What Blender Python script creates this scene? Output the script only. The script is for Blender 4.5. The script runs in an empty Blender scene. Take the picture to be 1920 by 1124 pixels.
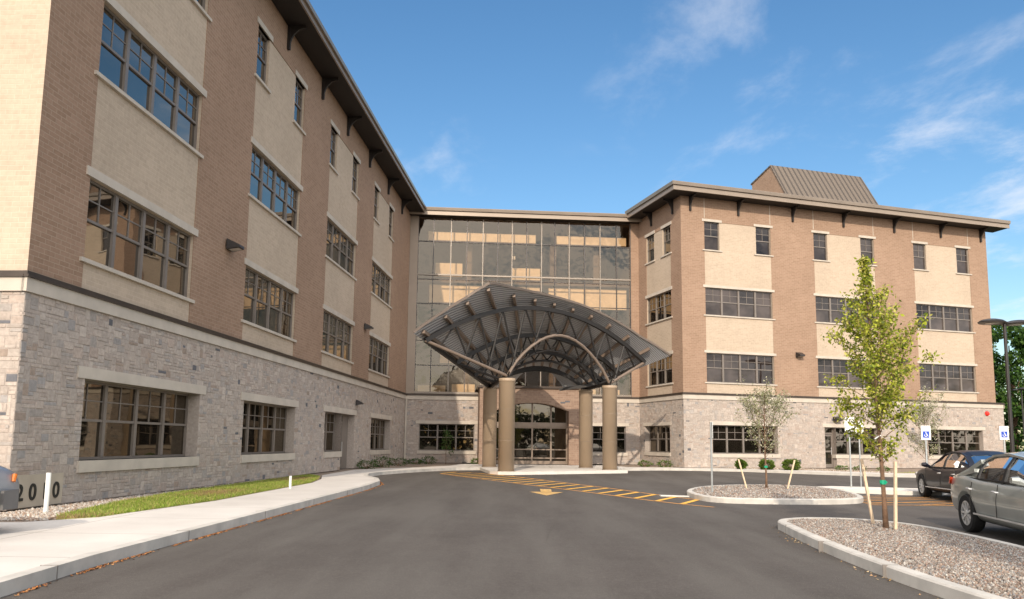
import bpy, bmesh, math, random
import numpy as np
from mathutils import Vector, Matrix
R = math.radians
S = bpy.context.scene
COL = S.collection
rnd = random.Random(11)

# ---------------------------------------------------------------- camera
EYE = 1.45
cam_d = bpy.data.cameras.new('camera'); cam = bpy.data.objects.new('camera', cam_d); COL.objects.link(cam)
pit, rol = R(6.8785), R(0.6877)
c_, s_, cp, sp = math.cos(rol), math.sin(rol), math.cos(pit), math.sin(pit)
right = Vector((c_, -sp*s_, cp*s_)); up = Vector((-s_, -sp*c_, cp*c_)); fw = Vector((0, cp, sp))
M4 = Matrix((right, up, -fw)).transposed().to_4x4(); M4.translation = Vector((0, 0, EYE))
cam.matrix_world = M4
cam_d.sensor_width = 36; cam_d.lens = 1451.3/1920*36; cam_d.shift_y = (655.4-562)/1920; cam_d.shift_x = 0.0003
cam_d.clip_end = 5000
S.camera = cam

# ---------------------------------------------------------------- sky, sun, exposure
SUN_EL, SUN_AZ = R(27), (-0.15, -0.989)
w = bpy.data.worlds.new("World"); S.world = w; w.use_nodes = True
nt = w.node_tree; N = nt.nodes; Lk = nt.links; N.clear()
out = N.new('ShaderNodeOutputWorld'); bg = N.new('ShaderNodeBackground'); Lk.new(bg.outputs[0], out.inputs[0])
sky = N.new('ShaderNodeTexSky'); sky.sky_type = 'NISHITA'; sky.sun_disc = False
sky.sun_elevation = SUN_EL; sky.sun_rotation = math.atan2(SUN_AZ[0], SUN_AZ[1])
sky.air_density = 1.2; sky.dust_density = 0.6; sky.ozone_density = 2.5
bg.inputs[1].default_value = 0.12
tc = N.new('ShaderNodeTexCoord')
def mathn(op, a, b=None, cl=False):
    n = N.new('ShaderNodeMath'); n.operation = op; n.use_clamp = cl
    for i, v in enumerate((a, b)):
        if v is None: continue
        if isinstance(v, (int, float)): n.inputs[i].default_value = v
        else: Lk.new(v, n.inputs[i])
    return n.outputs[0]
sep = N.new('ShaderNodeSeparateXYZ'); Lk.new(tc.outputs['Generated'], sep.inputs[0])
zc = mathn('MAXIMUM', sep.outputs[2], 0.03)
comb = N.new('ShaderNodeCombineXYZ')
Lk.new(mathn('DIVIDE', sep.outputs[0], mathn('ADD', zc, 0.12)), comb.inputs[0]); Lk.new(mathn('DIVIDE', sep.outputs[1], mathn('ADD', zc, 0.12)), comb.inputs[1])
n1 = N.new('ShaderNodeTexNoise'); n1.inputs['Scale'].default_value = 3.0; n1.inputs['Detail'].default_value = 9; n1.inputs['Roughness'].default_value = 0.62; n1.inputs['Distortion'].default_value = 0.25
mp = N.new('ShaderNodeMapping'); mp.inputs['Scale'].default_value = (1.0, 0.75, 1); mp.inputs['Rotation'].default_value = (0, 0, 0.5); mp.inputs['Location'].default_value = (3.3, 1.4, 0)
Lk.new(comb.outputs[0], mp.inputs[0]); Lk.new(mp.outputs[0], n1.inputs['Vector'])
def blob(d, lo, hi):
    v = Vector(d).normalized()
    n = N.new('ShaderNodeVectorMath'); n.operation = 'DOT_PRODUCT'; Lk.new(tc.outputs['Generated'], n.inputs[0]); n.inputs[1].default_value = v
    m = N.new('ShaderNodeMapRange'); m.interpolation_type = 'SMOOTHSTEP'; Lk.new(n.outputs['Value'], m.inputs[0])
    m.inputs[1].default_value = lo; m.inputs[2].default_value = hi; return m.outputs[0]
mask = mathn('MAXIMUM', mathn('MULTIPLY', blob((.30, 1, .50), .972, .998), 0.36), mathn('MULTIPLY', blob((.66, 1, .25), .95, .992), .62))
mask = mathn('MAXIMUM', mask, mathn('MULTIPLY', blob((-.13, 1, .34), .992, .9995), 0.45))
backm = N.new('ShaderNodeMapRange'); Lk.new(sep.outputs[1], backm.inputs[0]); backm.inputs[1].default_value = 0.35; backm.inputs[2].default_value = -0.3; backm.inputs[4].default_value = 1.35
topm = N.new('ShaderNodeMapRange'); Lk.new(sep.outputs[2], topm.inputs[0]); topm.inputs[1].default_value = .62; topm.inputs[2].default_value = .85; topm.inputs[4].default_value = 1.2
mask = mathn('MAXIMUM', mask, mathn('MAXIMUM', backm.outputs[0], topm.outputs[0]))  # bright cloud behind and overhead, out of view, added as fill light
cr = N.new('ShaderNodeMapRange'); cr.interpolation_type = 'SMOOTHSTEP'; Lk.new(mathn('ADD', n1.outputs[0], mathn('MULTIPLY', mask, 0.17)), cr.inputs[0])
cr.inputs[1].default_value = 0.555; cr.inputs[2].default_value = 0.86
cf = mathn('MINIMUM', mathn('MULTIPLY', cr.outputs[0], mask), 0.88, True)
cm = N.new('ShaderNodeMix'); cm.data_type = 'RGBA'; Lk.new(mathn('MAXIMUM', backm.outputs[0], topm.outputs[0], ), cm.inputs[0]); cm.inputs[6].default_value = (6.6, 6.6, 6.9, 1); cm.inputs[7].default_value = (18.5, 17.6, 17.0, 1)
mx = N.new('ShaderNodeMix'); mx.data_type = 'RGBA'; Lk.new(cf, mx.inputs[0]); Lk.new(cm.outputs[2], mx.inputs[7])
hs = N.new('ShaderNodeHueSaturation'); hs.inputs['Saturation'].default_value = 1.22; Lk.new(sky.outputs[0], hs.inputs['Color'])
Lk.new(hs.outputs[0], mx.inputs[6]); Lk.new(mx.outputs[2], bg.inputs[0])
sl = bpy.data.lights.new('sun', 'SUN'); sl.energy = 3.05; sl.angle = R(0.5); sl.color = (1, .87, .72)
so = bpy.data.objects.new('sun', sl); COL.objects.link(so)
sd = Vector((SUN_AZ[0]*math.cos(SUN_EL), SUN_AZ[1]*math.cos(SUN_EL), math.sin(SUN_EL)))
so.rotation_euler = sd.to_track_quat('Z', 'Y').to_euler(); so.location = (0, 0, 60)
S.view_settings.view_transform = 'Standard'; S.view_settings.look = 'None'; S.view_settings.gamma = 1
S.view_settings.exposure = 0.40
S.render.engine = 'CYCLES'
S.cycles.transparent_max_bounces = 12; S.cycles.max_bounces = 8

# ---------------------------------------------------------------- materials
def newmat(name):
    m = bpy.data.materials.new(name); m.use_nodes = True; n = m.node_tree.nodes; n.clear()
    o = n.new('ShaderNodeOutputMaterial'); b = n.new('ShaderNodeBsdfPrincipled'); m.node_tree.links.new(b.outputs[0], o.inputs[0])
    return m, n, m.node_tree.links, b, o
def mixc(n, l, fac, a, b, mode='MIX'):
    k = n.new('ShaderNodeMix'); k.data_type = 'RGBA'; k.blend_type = mode
    for i, v in ((0, fac), (6, a), (7, b)):
        if isinstance(v, (int, float)): k.inputs[i].default_value = v
        elif isinstance(v, tuple): k.inputs[i].default_value = v if len(v) == 4 else (*v, 1)
        else: l.new(v, k.inputs[i])
    return k.outputs[2]
def noise(n, l, vec, scale, detail=4, rough=.55):
    k = n.new('ShaderNodeTexNoise'); k.inputs['Scale'].default_value = scale; k.inputs['Detail'].default_value = detail; k.inputs['Roughness'].default_value = rough
    if vec is not None: l.new(vec, k.inputs['Vector'])
    return k.outputs[0]
def ramp(n, l, src, lo, hi, a=0., b=1.):
    k = n.new('ShaderNodeMapRange'); l.new(src, k.inputs[0]); k.inputs[1].default_value = lo; k.inputs[2].default_value = hi; k.inputs[3].default_value = a; k.inputs[4].default_value = b
    return k.outputs[0]
def bump(n, l, b, h, strength=.3, dist=.01):
    k = n.new('ShaderNodeBump'); k.inputs['Strength'].default_value = strength; k.inputs['Distance'].default_value = dist
    l.new(h, k.inputs['Height']); l.new(k.outputs[0], b.inputs['Normal'])
def plain(name, col, rough=.6, metal=0., var=.12, scale=3., spec=.5, bmp=0., coat=0.):
    m, n, l, b, o = newmat(name)
    tcn = n.new('ShaderNodeTexCoord').outputs['Object']
    f = noise(n, l, tcn, scale, 5)
    lo = tuple(max(0, x*(1-var)) for x in col); hi = tuple(min(1, x*(1+var)) for x in col)
    l.new(mixc(n, l, ramp(n, l, f, .3, .7), lo, hi), b.inputs['Base Color'])
    b.inputs['Roughness'].default_value = rough; b.inputs['Metallic'].default_value = metal; b.inputs['Specular IOR Level'].default_value = spec
    b.inputs['Coat Weight'].default_value = coat
    if bmp: bump(n, l, b, noise(n, l, tcn, scale*12, 4), bmp, .01)
    return m
def brick(name, c1, c2, mortar, bw=.3, bh=.1, var=.25):
    m, n, l, b, o = newmat(name)
    uv = n.new('ShaderNodeUVMap').outputs[0]
    k = n.new('ShaderNodeTexBrick'); l.new(uv, k.inputs['Vector'])
    k.inputs['Color1'].default_value = (*c1, 1); k.inputs['Color2'].default_value = (*c2, 1); k.inputs['Mortar'].default_value = (*mortar, 1)
    k.inputs['Scale'].default_value = 1; k.inputs['Mortar Size'].default_value = .009; k.inputs['Mortar Smooth'].default_value = .3
    k.inputs['Bias'].default_value = 0; k.inputs['Brick Width'].default_value = bw; k.inputs['Row Height'].default_value = bh
    tcn = n.new('ShaderNodeTexCoord').outputs['Object']
    f = noise(n, l, tcn, .5, 7, .68); g = noise(n, l, tcn, 9, 3)
    a = mixc(n, l, ramp(n, l, f, .3, .7, 0, .45), k.outputs[0], (*[x*.72 for x in c1], 1))
    a = mixc(n, l, ramp(n, l, g, .35, .7, 0, .25), a, (*[min(1, x*1.3) for x in c2], 1))
    l.new(a, b.inputs['Base Color']); b.inputs['Roughness'].default_value = .9; b.inputs['Specular IOR Level'].default_value = .2
    inv = n.new('ShaderNodeMath'); inv.operation = 'SUBTRACT'; inv.inputs[0].default_value = 1; l.new(k.outputs['Fac'], inv.inputs[1])
    bump(n, l, b, inv.outputs[0], .5, .008)
    return m
def glassmat(name, base, refl=1.0, ior=1.9, wav=.0015, through=None, tint=(1, 1, 1)):
    m, n, l, b, o = newmat(name)
    n.remove(b)
    gl = n.new('ShaderNodeBsdfGlossy'); gl.inputs['Roughness'].default_value = .015; gl.inputs['Color'].default_value = (tint[0]*refl, tint[1]*refl, tint[2]*refl, 1)
    tcn = n.new('ShaderNodeTexCoord').outputs['Object']
    if wav:
        bp = n.new('ShaderNodeBump'); bp.inputs['Strength'].default_value = .6; bp.inputs['Distance'].default_value = wav*10
        l.new(noise(n, l, tcn, .9, 2), bp.inputs['Height']); l.new(bp.outputs[0], gl.inputs['Normal'])
    fr = n.new('ShaderNodeFresnel'); fr.inputs['IOR'].default_value = ior
    if through:
        tr = n.new('ShaderNodeBsdfTransparent'); tr.inputs[0].default_value = (*through, 1); under = tr.outputs[0]
    else:
        df = n.new('ShaderNodeBsdfDiffuse'); f = noise(n, l, tcn, .8, 3)
        l.new(mixc(n, l, ramp(n, l, f, .35, .65), tuple(x*.5 for x in base), tuple(x*1.4 for x in base)), df.inputs[0]); under = df.outputs[0]
    mxs = n.new('ShaderNodeMixShader'); l.new(fr.outputs[0], mxs.inputs[0]); l.new(under, mxs.inputs[1]); l.new(gl.outputs[0], mxs.inputs[2]); l.new(mxs.outputs[0], o.inputs[0])
    return m
def colattr(name, rough=.85, bmp=.25, scale=30., sub=None, trans=0.):
    m, n, l, b, o = newmat(name)
    a = n.new('ShaderNodeAttribute'); a.attribute_name = 'col'
    tcn = n.new('ShaderNodeTexCoord').outputs['Object']
    f = noise(n, l, tcn, scale, 5, .6)
    c = mixc(n, l, ramp(n, l, f, .25, .75, .35, 0), a.outputs['Color'], (0.02, 0.02, 0.02, 1)) if not trans else a.outputs['Color']
    l.new(c, b.inputs['Base Color']); b.inputs['Roughness'].default_value = rough; b.inputs['Specular IOR Level'].default_value = .25
    if bmp: bump(n, l, b, f, bmp, .02)
    if trans:
        t = n.new('ShaderNodeBsdfTranslucent'); l.new(c, t.inputs[0])
        ms = n.new('ShaderNodeMixShader'); ms.inputs[0].default_value = trans; l.new(b.outputs[0], ms.inputs[1]); l.new(t.outputs[0], ms.inputs[2]); l.new(ms.outputs[0], o.inputs[0])
    return m
M = {}
M['brick'] = brick('red_brown_brick', (.275, .178, .120), (.335, .222, .155), (.39, .295, .215))
M['tan'] = brick('buff_brick', (.435, .35, .262), (.49, .395, .30), (.53, .43, .33))
M['stone'] = colattr('ashlar_stone', .9, .5, 14)
M['cast'] = plain('cast_stone', (.48, .425, .355), .85, var=.10, scale=2, bmp=.15)
M['precast'] = plain('tan_stone_slab', (.42, .36, .28), .85, var=.1, scale=2, bmp=.1)
M['flash'] = plain('bronze_flashing', (.055, .04, .03), .45, .3, .2)
M['frame'] = plain('taupe_window_metal', (.185, .158, .135), .45, .1, .1, 2)
M['silver'] = plain('silver_mullion', (.25, .21, .17), .4, .2, .08)
M['darkmull'] = plain('dark_mullion', (.07, .06, .055), .4, .3, .1)
M['glass'] = glassmat('window_glass', (.010, .008, .006), .95, 1.95, .0004, tint=(1, .90, .74))
M['glass_blind'] = glassmat('glass_with_blinds', (.055, .043, .038), .75, 1.5, .0006)
M['glass_dark'] = glassmat('dark_window_glass', (.022, .016, .014), .75, 1.55, .0006)
M['glass_sky'] = glassmat('clear_reflective_glass', (.010, .009, .008), .98, 3.0, .0004, tint=(1, .95, .86))
M['atrium'] = glassmat('atrium_glass', None, .95, 1.9, .0022, through=(.84, .74, .62), tint=(1, .90, .75))
M['cglass'] = glassmat('car_glass', None, .9, 1.38, 0, through=(.55, .68, .60))
M['dark'] = plain('dark_interior', (.03, .026, .022), .9)
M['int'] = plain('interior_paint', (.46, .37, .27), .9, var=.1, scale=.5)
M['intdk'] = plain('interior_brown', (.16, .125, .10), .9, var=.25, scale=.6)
M['beige'] = plain('beige_plaster', (.82, .70, .53), .9, var=.06)
M['lampw'] = plain('interior_lamp_white', (.85, .82, .75), .5)
M['fascia'] = plain('taupe_fascia', (.27, .215, .165), .4, .2, .06, 1)
M['fascia_dk'] = plain('dark_gutter', (.15, .115, .09), .4, .3, .08, 1)
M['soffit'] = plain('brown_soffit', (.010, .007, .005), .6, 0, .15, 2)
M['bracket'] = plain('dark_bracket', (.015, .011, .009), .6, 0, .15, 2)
M['gutter'] = plain('bronze_gutter', (.235, .19, .15), .3, .35, .08, 1)
M['column'] = plain('tan_column_paint', (.36, .27, .185), .5, 0, .05, .8)
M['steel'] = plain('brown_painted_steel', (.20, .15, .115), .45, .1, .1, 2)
M['steeld'] = plain('shaded_dark_brown_steel', (.014, .011, .009), .5, .1, .1, 2)  # dark brown steel with the shade under the canopy put into the tone
M['conc'] = plain('pale_concrete', (.66, .61, .54), .85, var=.1, scale=1.3, bmp=.1)
M['kerb'] = plain('kerb_concrete', (.50, .47, .42), .85, var=.16, scale=2.5, bmp=.2)
M['bark'] = plain('young_bark', (.17, .10, .06), .9, var=.35, scale=14, bmp=.4)
M['stake'] = plain('pale_wood_stake', (.66, .50, .34), .8, var=.15, scale=9)
M['galv'] = plain('galvanized_steel', (.45, .47, .46), .4, .6, .1, 5)
M['pvc'] = plain('white_plastic_pipe', (.78, .78, .74), .4)
M['signw'] = plain('sign_white', (.85, .85, .83), .4, var=.03)
M['signb'] = plain('sign_blue', (.02, .07, .42), .4, var=.03)
M['black'] = plain('black_plastic', (.012, .012, .012), .5)
M['rubber'] = plain('tyre_rubber', (.015, .014, .013), .85, bmp=.1)
M['chrome'] = plain('alloy', (.66, .65, .63), .28, .45, .08)
M['green_tape'] = plain('green_tree_tie', (.0, .30, .16), .5)
M['red'] = plain('alarm_red', (.65, .02, .01), .4)
M['lamp'] = plain('lamp_housing', (.035, .03, .028), .4, .3)
M['lens'] = plain('lamp_lens', (.45, .43, .40), .2)
M['tail'] = plain('red_lens', (.55, .06, .02), .15, spec=.8)
M['amber'] = plain('amber_lens', (.55, .15, .015), .2)
M['seat'] = plain('pale_seat_leather', (.50, .47, .38), .7)
M['leaf'] = colattr('leaves', .5, 0, 10, trans=.35)
M['pebble'] = colattr('pebbles', .85, 0, 60)
M['grassm'] = colattr('grass_blades', .6, 0, 10, trans=.3)
def carpaint(name, col, metal=.6):
    m, n, l, b, o = newmat(name)
    tcn = n.new('ShaderNodeTexCoord').outputs['Object']
    l.new(mixc(n, l, ramp(n, l, noise(n, l, tcn, 2.2, 4), .3, .7), tuple(x*.9 for x in col), tuple(min(1, x*1.08) for x in col)), b.inputs['Base Color'])
    b.inputs['Metallic'].default_value = metal; b.inputs['Roughness'].default_value = .34; b.inputs['Coat Weight'].default_value = .8; b.inputs['Coat Roughness'].default_value = .04
    return m
M['car_grey'] = carpaint('grey_green_metallic_paint', (.36, .375, .35), .35)
M['car_dark'] = carpaint('dark_navy_paint', (.008, .008, .014), .0); M['car_dark'].node_tree.nodes['Principled BSDF'].inputs['Coat Weight'].default_value = .15; M['car_dark'].node_tree.nodes['Principled BSDF'].inputs['Specular IOR Level'].default_value = .25
M['car_silver'] = carpaint('silver_blue_paint', (.36, .40, .46), .6)
# asphalt
m, n, l, b, o = newmat('asphalt')
tcn = n.new('ShaderNodeTexCoord').outputs['Object']
big = noise(n, l, tcn, .16, 5, .6)
mpn = n.new('ShaderNodeMapping'); mpn.inputs['Scale'].default_value = (.9, .12, 1); mpn.inputs['Rotation'].default_value = (0, 0, .25); l.new(tcn, mpn.inputs[0])
streak = noise(n, l, mpn.outputs[0], 1.1, 5, .6)
fine = noise(n, l, tcn, 55, 3, .7)
a = mixc(n, l, ramp(n, l, big, .3, .7), (.072, .064, .057), (.108, .095, .084))
mott = noise(n, l, tcn, 1.6, 9, .78)
grain = noise(n, l, tcn, 14, 4, .8)
a = mixc(n, l, ramp(n, l, mott, .40, .66, 0, .62), a, (.060, .051, .045, 1))
a = mixc(n, l, ramp(n, l, grain, .42, .62, 0, .45), a, (.045, .038, .033, 1))
spot = noise(n, l, tcn, .55, 3, .5)
a = mixc(n, l, ramp(n, l, spot, .60, .70, 0, .5), a, (.055, .047, .041, 1))
a = mixc(n, l, ramp(n, l, streak, .42, .62, 0, .6), a, (.12, .110, .097, 1))
a = mixc(n, l, ramp(n, l, fine, .35, .75, 0, .55), a, (.07, .06, .05, 1))
vo = n.new('ShaderNodeTexVoronoi'); vo.inputs['Scale'].default_value = 70; l.new(tcn, vo.inputs['Vector'])
a = mixc(n, l, ramp(n, l, vo.outputs['Distance'], .10, .26, .55, 0), a, (.30, .265, .23, 1))
l.new(a, b.inputs['Base Color']); b.inputs['Roughness'].default_value = .88; b.inputs['Specular IOR Level'].default_value = .3
bump(n, l, b, fine, .5, .006); M['asphalt'] = m
M['jointc'] = plain('kerb_joint_grey', (.20, .18, .16), .9)  # dull grey of the kerb joint strips
M['seamtar'] = plain('tar_seam', (.075, .063, .053), .9)
# worn yellow paint
def worn(name, col, lo=.40, hi=.52):
    m, n, l, b, o = newmat(name)
    tcn = n.new('ShaderNodeTexCoord').outputs['Object']
    f = noise(n, l, tcn, 7, 7, .75)
    l.new(mixc(n, l, ramp(n, l, f, lo, hi, 0, 1), col, (.13, .11, .09, 1)), b.inputs['Base Color']); b.inputs['Roughness'].default_value = .8
    return m
M['yellow'] = worn('worn_yellow_paint', (.78, .42, .06, 1), .60, .72)
M['orange'] = worn('faded_orange_paint', (.60, .28, .06, 1), .50, .68)
M['yarrow'] = worn('faded_yellow_arrow', (.62, .38, .12, 1), .48, .66)
# concrete with joints, gravel, soil, lawn
def groundmat(name, c1, c2, c3, s1=6, s2=60, rough=.9, bm=.5):
    m, n, l, b, o = newmat(name)
    tcn = n.new('ShaderNodeTexCoord').outputs['Object']
    a = mixc(n, l, ramp(n, l, noise(n, l, tcn, s1, 5), .35, .65), c1, c2)
    g = noise(n, l, tcn, s2, 4, .7)
    a = mixc(n, l, ramp(n, l, g, .45, .7), a, c3)
    l.new(a, b.inputs['Base Color']); b.inputs['Roughness'].default_value = rough; bump(n, l, b, g, bm, .02)
    return m
M['gravel'] = groundmat('gravel_bed', (.20, .165, .13), (.28, .23, .19), (.10, .08, .065), 8, 45)
M['mulch'] = groundmat('mulch_bed', (.24, .18, .13), (.33, .26, .20), (.10, .07, .05), 5, 30)
M['lawn'] = groundmat('lawn_soil', (.20, .24, .035), (.30, .30, .06), (.38, .32, .13), 3, 25)
M['terrain'] = groundmat('grass_terrain', (.05, .075, .02), (.08, .10, .03), (.10, .10, .05), .3, 8)
m, n, l, b, o = newmat('pavement_concrete')
tcn = n.new('ShaderNodeTexCoord').outputs['Object']
a = mixc(n, l, ramp(n, l, noise(n, l, tcn, .8, 6, .6), .3, .7), (.53, .49, .44), (.63, .59, .535))
a = mixc(n, l, ramp(n, l, noise(n, l, tcn, 30, 4, .7), .5, .75, 0, .3), a, (.42, .38, .33, 1))
bt = n.new('ShaderNodeTexBrick'); bt.offset = 0; bt.inputs['Scale'].default_value = 1; bt.inputs['Brick Width'].default_value = 2.2; bt.inputs['Row Height'].default_value = 2.2
bt.inputs['Mortar Size'].default_value = .012; bt.inputs['Color1'].default_value = bt.inputs['Color2'].default_value = (1, 1, 1, 1); bt.inputs['Mortar'].default_value = (.55, .52, .5, 1); l.new(tcn, bt.inputs['Vector'])
l.new(mixc(n, l, 1., a, bt.outputs[0], 'MULTIPLY'), b.inputs['Base Color']); b.inputs['Roughness'].default_value = .9; bump(n, l, b, noise(n, l, tcn, 40, 4), .2, .01)
M['walk'] = m
# ribbed deck underside / standing seam roof: pattern along a uv axis
def ribbed(name, col, period, rough=.35, metal=.6, axis=0, dark=.55, depth=.02):
    m, n, l, b, o = newmat(name)
    uv = n.new('ShaderNodeUVMap').outputs[0]; sx = n.new('ShaderNodeSeparateXYZ'); l.new(uv, sx.inputs[0])
    q = n.new('ShaderNodeMath'); q.operation = 'DIVIDE'; l.new(sx.outputs[axis], q.inputs[0]); q.inputs[1].default_value = period
    fr = n.new('ShaderNodeMath'); fr.operation = 'FRACT'; l.new(q.outputs[0], fr.inputs[0])
    pp = n.new('ShaderNodeMath'); pp.operation = 'PINGPONG'; l.new(fr.outputs[0], pp.inputs[0]); pp.inputs[1].default_value = .5
    h = ramp(n, l, pp.outputs[0], .12, .22)
    l.new(mixc(n, l, h, tuple(x*dark for x in col), col), b.inputs['Base Color'])
    b.inputs['Roughness'].default_value = rough; b.inputs['Metallic'].default_value = metal
    bump(n, l, b, h, 1, depth)
    return m
M['deck'] = ribbed('ribbed_metal_deck', (.46, .46, .47), .30, .5, .1, 0, .35, .05)
M['seam'] = ribbed('standing_seam_roof', (.17, .135, .10), .42, .45, .3, 0, .5, .03)

# ---------------------------------------------------------------- object helpers
def tag(o, label=None, cat=None, group=None, kind=None):
    if label: o['label'] = label
    if cat: o['category'] = cat
    if group: o['group'] = group
    if kind: o['kind'] = kind
    return o
def worg(p):
    v = Vector((0, 0, 0))
    while p is not None: v = v + Vector(p.location); p = p.parent
    return v
def thing(name, label, cat, loc=(0, 0, 0), group=None):
    o = bpy.data.objects.new(name, None); o.empty_display_size = .3; COL.objects.link(o); o.location = loc
    return tag(o, label, cat, group)
class MB:
    def __init__(s): s.v = []; s.f = []; s.m = []; s.c = []
    def face(s, pts, mat=0, col=None):
        i = len(s.v); s.v += [tuple(p) for p in pts]; s.f.append(tuple(range(i, i+len(pts)))); s.m.append(mat); s.c.append(col or (1, 1, 1))
        return s
    def hexa(s, P, mat=0, col=None):   # P: 8 pts, bottom 4 ccw, top 4 ccw
        i = len(s.v); s.v += [tuple(p) for p in P]
        for q in ((3, 2, 1, 0), (4, 5, 6, 7), (0, 1, 5, 4), (1, 2, 6, 5), (2, 3, 7, 6), (3, 0, 4, 7)):
            s.f.append(tuple(i+k for k in q)); s.m.append(mat); s.c.append(col or (1, 1, 1))
        return s
    def box(s, a, b, mat=0, col=None):
        x0, y0, z0 = a; x1, y1, z1 = b
        return s.hexa([(x0, y0, z0), (x1, y0, z0), (x1, y1, z0), (x0, y1, z0), (x0, y0, z1), (x1, y0, z1), (x1, y1, z1), (x0, y1, z1)], mat, col)
    def bar(s, p, q, w, h=None, mat=0, upv=(0, 0, 1)):
        p = Vector(p); q = Vector(q); d = (q-p).normalized(); u = Vector(upv)
        if abs(d.dot(u)) > .98: u = Vector((1, 0, 0))
        a = d.cross(u).normalized()*(w/2); bb = a.cross(d).normalized()*((h or w)/2)
        P = [p-a-bb, p+a-bb, q+a-bb, q-a-bb, p-a+bb, p+a+bb, q+a+bb, q-a+bb]
        return s.hexa(P, mat)
    def tube(s, pts, r, n=8, mat=0, cap=True):
        pts = [Vector(p) for p in pts]; rs = r if isinstance(r, (list, tuple)) else [r]*len(pts)
        i0 = len(s.v); a = None
        for k, p in enumerate(pts):
            d = (pts[min(k+1, len(pts)-1)]-pts[max(k-1, 0)]).normalized()
            if a is None:
                a = d.orthogonal().normalized()
            else: a = (a-d*a.dot(d)).normalized()
            bb = d.cross(a)
            for j in range(n):
                t = 2*math.pi*j/n; s.v.append(tuple(p+(a*math.cos(t)+bb*math.sin(t))*rs[k]))
        for k in range(len(pts)-1):
            for j in range(n):
                s.f.append((i0+k*n+j, i0+k*n+(j+1) % n, i0+(k+1)*n+(j+1) % n, i0+(k+1)*n+j)); s.m.append(mat); s.c.append((1, 1, 1))
        if cap:
            s.f.append(tuple(i0+j for j in reversed(range(n)))); s.m.append(mat); s.c.append((1, 1, 1))
            e = i0+(len(pts)-1)*n; s.f.append(tuple(e+j for j in range(n))); s.m.append(mat); s.c.append((1, 1, 1))
        return s
    def prism(s, poly, z0, z1, mat=0, side=None):
        nn = len(poly); s.face([(x, y, z1) for x, y in poly], mat)
        for k in range(nn):
            (x0, y0), (x1, y1) = poly[k], poly[(k+1) % nn]
            s.face([(x0, y0, z0), (x1, y1, z0), (x1, y1, z1), (x0, y0, z1)], mat if side is None else side)
        return s
    def build(s, name, mat, parent=None, smooth=False, col=False, uv=True):
        o3 = worg(parent); me = bpy.data.meshes.new(name)
        V = [(x-o3.x, y-o3.y, z-o3.z) for x, y, z in s.v]
        me.from_pydata(V, [], s.f)
        mats = mat if isinstance(mat, (list, tuple)) else [mat]
        for k in mats: me.materials.append(k)
        if len(mats) > 1: me.polygons.foreach_set('material_index', s.m)
        if uv:
            lay = me.uv_layers.new(name='UVMap'); me.update(); data = lay.data
            vv = s.v
            for p in me.polygons:
                nx, ny, nz = p.normal
                if abs(nz) > .8:
                    for li, vi in zip(p.loop_indices, p.vertices): data[li].uv = (vv[vi][0], vv[vi][1])
                else:
                    h = math.hypot(nx, ny); tx, ty = -ny/h, nx/h
                    for li, vi in zip(p.loop_indices, p.vertices): data[li].uv = (vv[vi][0]*tx+vv[vi][1]*ty, vv[vi][2])
        if col:
            ca = me.color_attributes.new('col', 'FLOAT_COLOR', 'CORNER')
            arr = np.empty((len(me.loops), 4), dtype=np.float32); arr[:, 3] = 1; k = 0
            for fi, f in enumerate(s.f): arr[k:k+len(f), :3] = s.c[fi]; k += len(f)
            ca.data.foreach_set('color', arr.ravel())
        if smooth: me.polygons.foreach_set('use_smooth', [True]*len(me.polygons))
        me.update()
        ob = bpy.data.objects.new(name, me); COL.objects.link(ob)
        if parent is not None: ob.parent = parent
        return ob
def npmesh(name, V, F, mat, parent=None, col=None, smooth=False):
    """V (n,3) world, F (m,k) same k; col (m,3) per face"""
    o3 = worg(parent); me = bpy.data.meshes.new(name); V = V-np.array(o3)
    nf, k = F.shape
    me.vertices.add(len(V)); me.vertices.foreach_set('co', V.astype(np.float32).ravel())
    me.loops.add(nf*k); me.loops.foreach_set('vertex_index', F.astype(np.int32).ravel())
    me.polygons.add(nf); me.polygons.foreach_set('loop_start', np.arange(0, nf*k, k, dtype=np.int32))
    me.update(calc_edges=True); me.materials.append(mat)
    if col is not None:
        ca = me.color_attributes.new('col', 'FLOAT_COLOR', 'CORNER')
        arr = np.ones((nf*k, 4), dtype=np.float32); arr[:, :3] = np.repeat(col, k, axis=0); ca.data.foreach_set('color', arr.ravel())
    if smooth: me.polygons.foreach_set('use_smooth', [True]*nf)
    me.validate(); ob = bpy.data.objects.new(name, me); COL.objects.link(ob)
    if parent is not None: ob.parent = parent
    return ob
def copy_tree(o, parent=None):
    c = o.copy(); COL.objects.link(c)
    if parent is not None: c.parent = parent
    for ch in list(o.children): copy_tree(ch, c)
    return c

# ---------------------------------------------------------------- wall frames
class Frame:
    def __init__(s, o, u): s.o = Vector((o[0], o[1], 0)); s.u = Vector((u[0], u[1], 0)).normalized(); s.n = s.u.cross(Vector((0, 0, 1)))
    def P(s, u, z, d=0.): v = s.o+s.u*u+s.n*d; return (v.x, v.y, z)
def polar(th, d): t = R(th); return (d*math.cos(t), d*math.sin(t))
FL = Frame(polar(176.34133, 9.7973), (.0638, .99796))
FF = Frame(polar(106.70032, 40.04875), (.95784, .28736))
FS = Frame(polar(16.70032, 22.436), (.28736, -.95784))
FM = Frame(polar(94.6304, 49.42157), (.99674, .08073))
LC, LE = 13.37, 48.52          # left wing near corner, atrium corner
FC, FE = 22.42, 45.68
FA = Frame(FL.P(LC, 0)[:2], (FL.n.x, FL.n.y))       # end face of left wing, u<0
FG = Frame(FF.P(FE, 0)[:2], (-FF.n.x, -FF.n.y))     # end face of right wing, u>0
Z0 = .15
ZC = 4.38; ZR = 16.25
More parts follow.
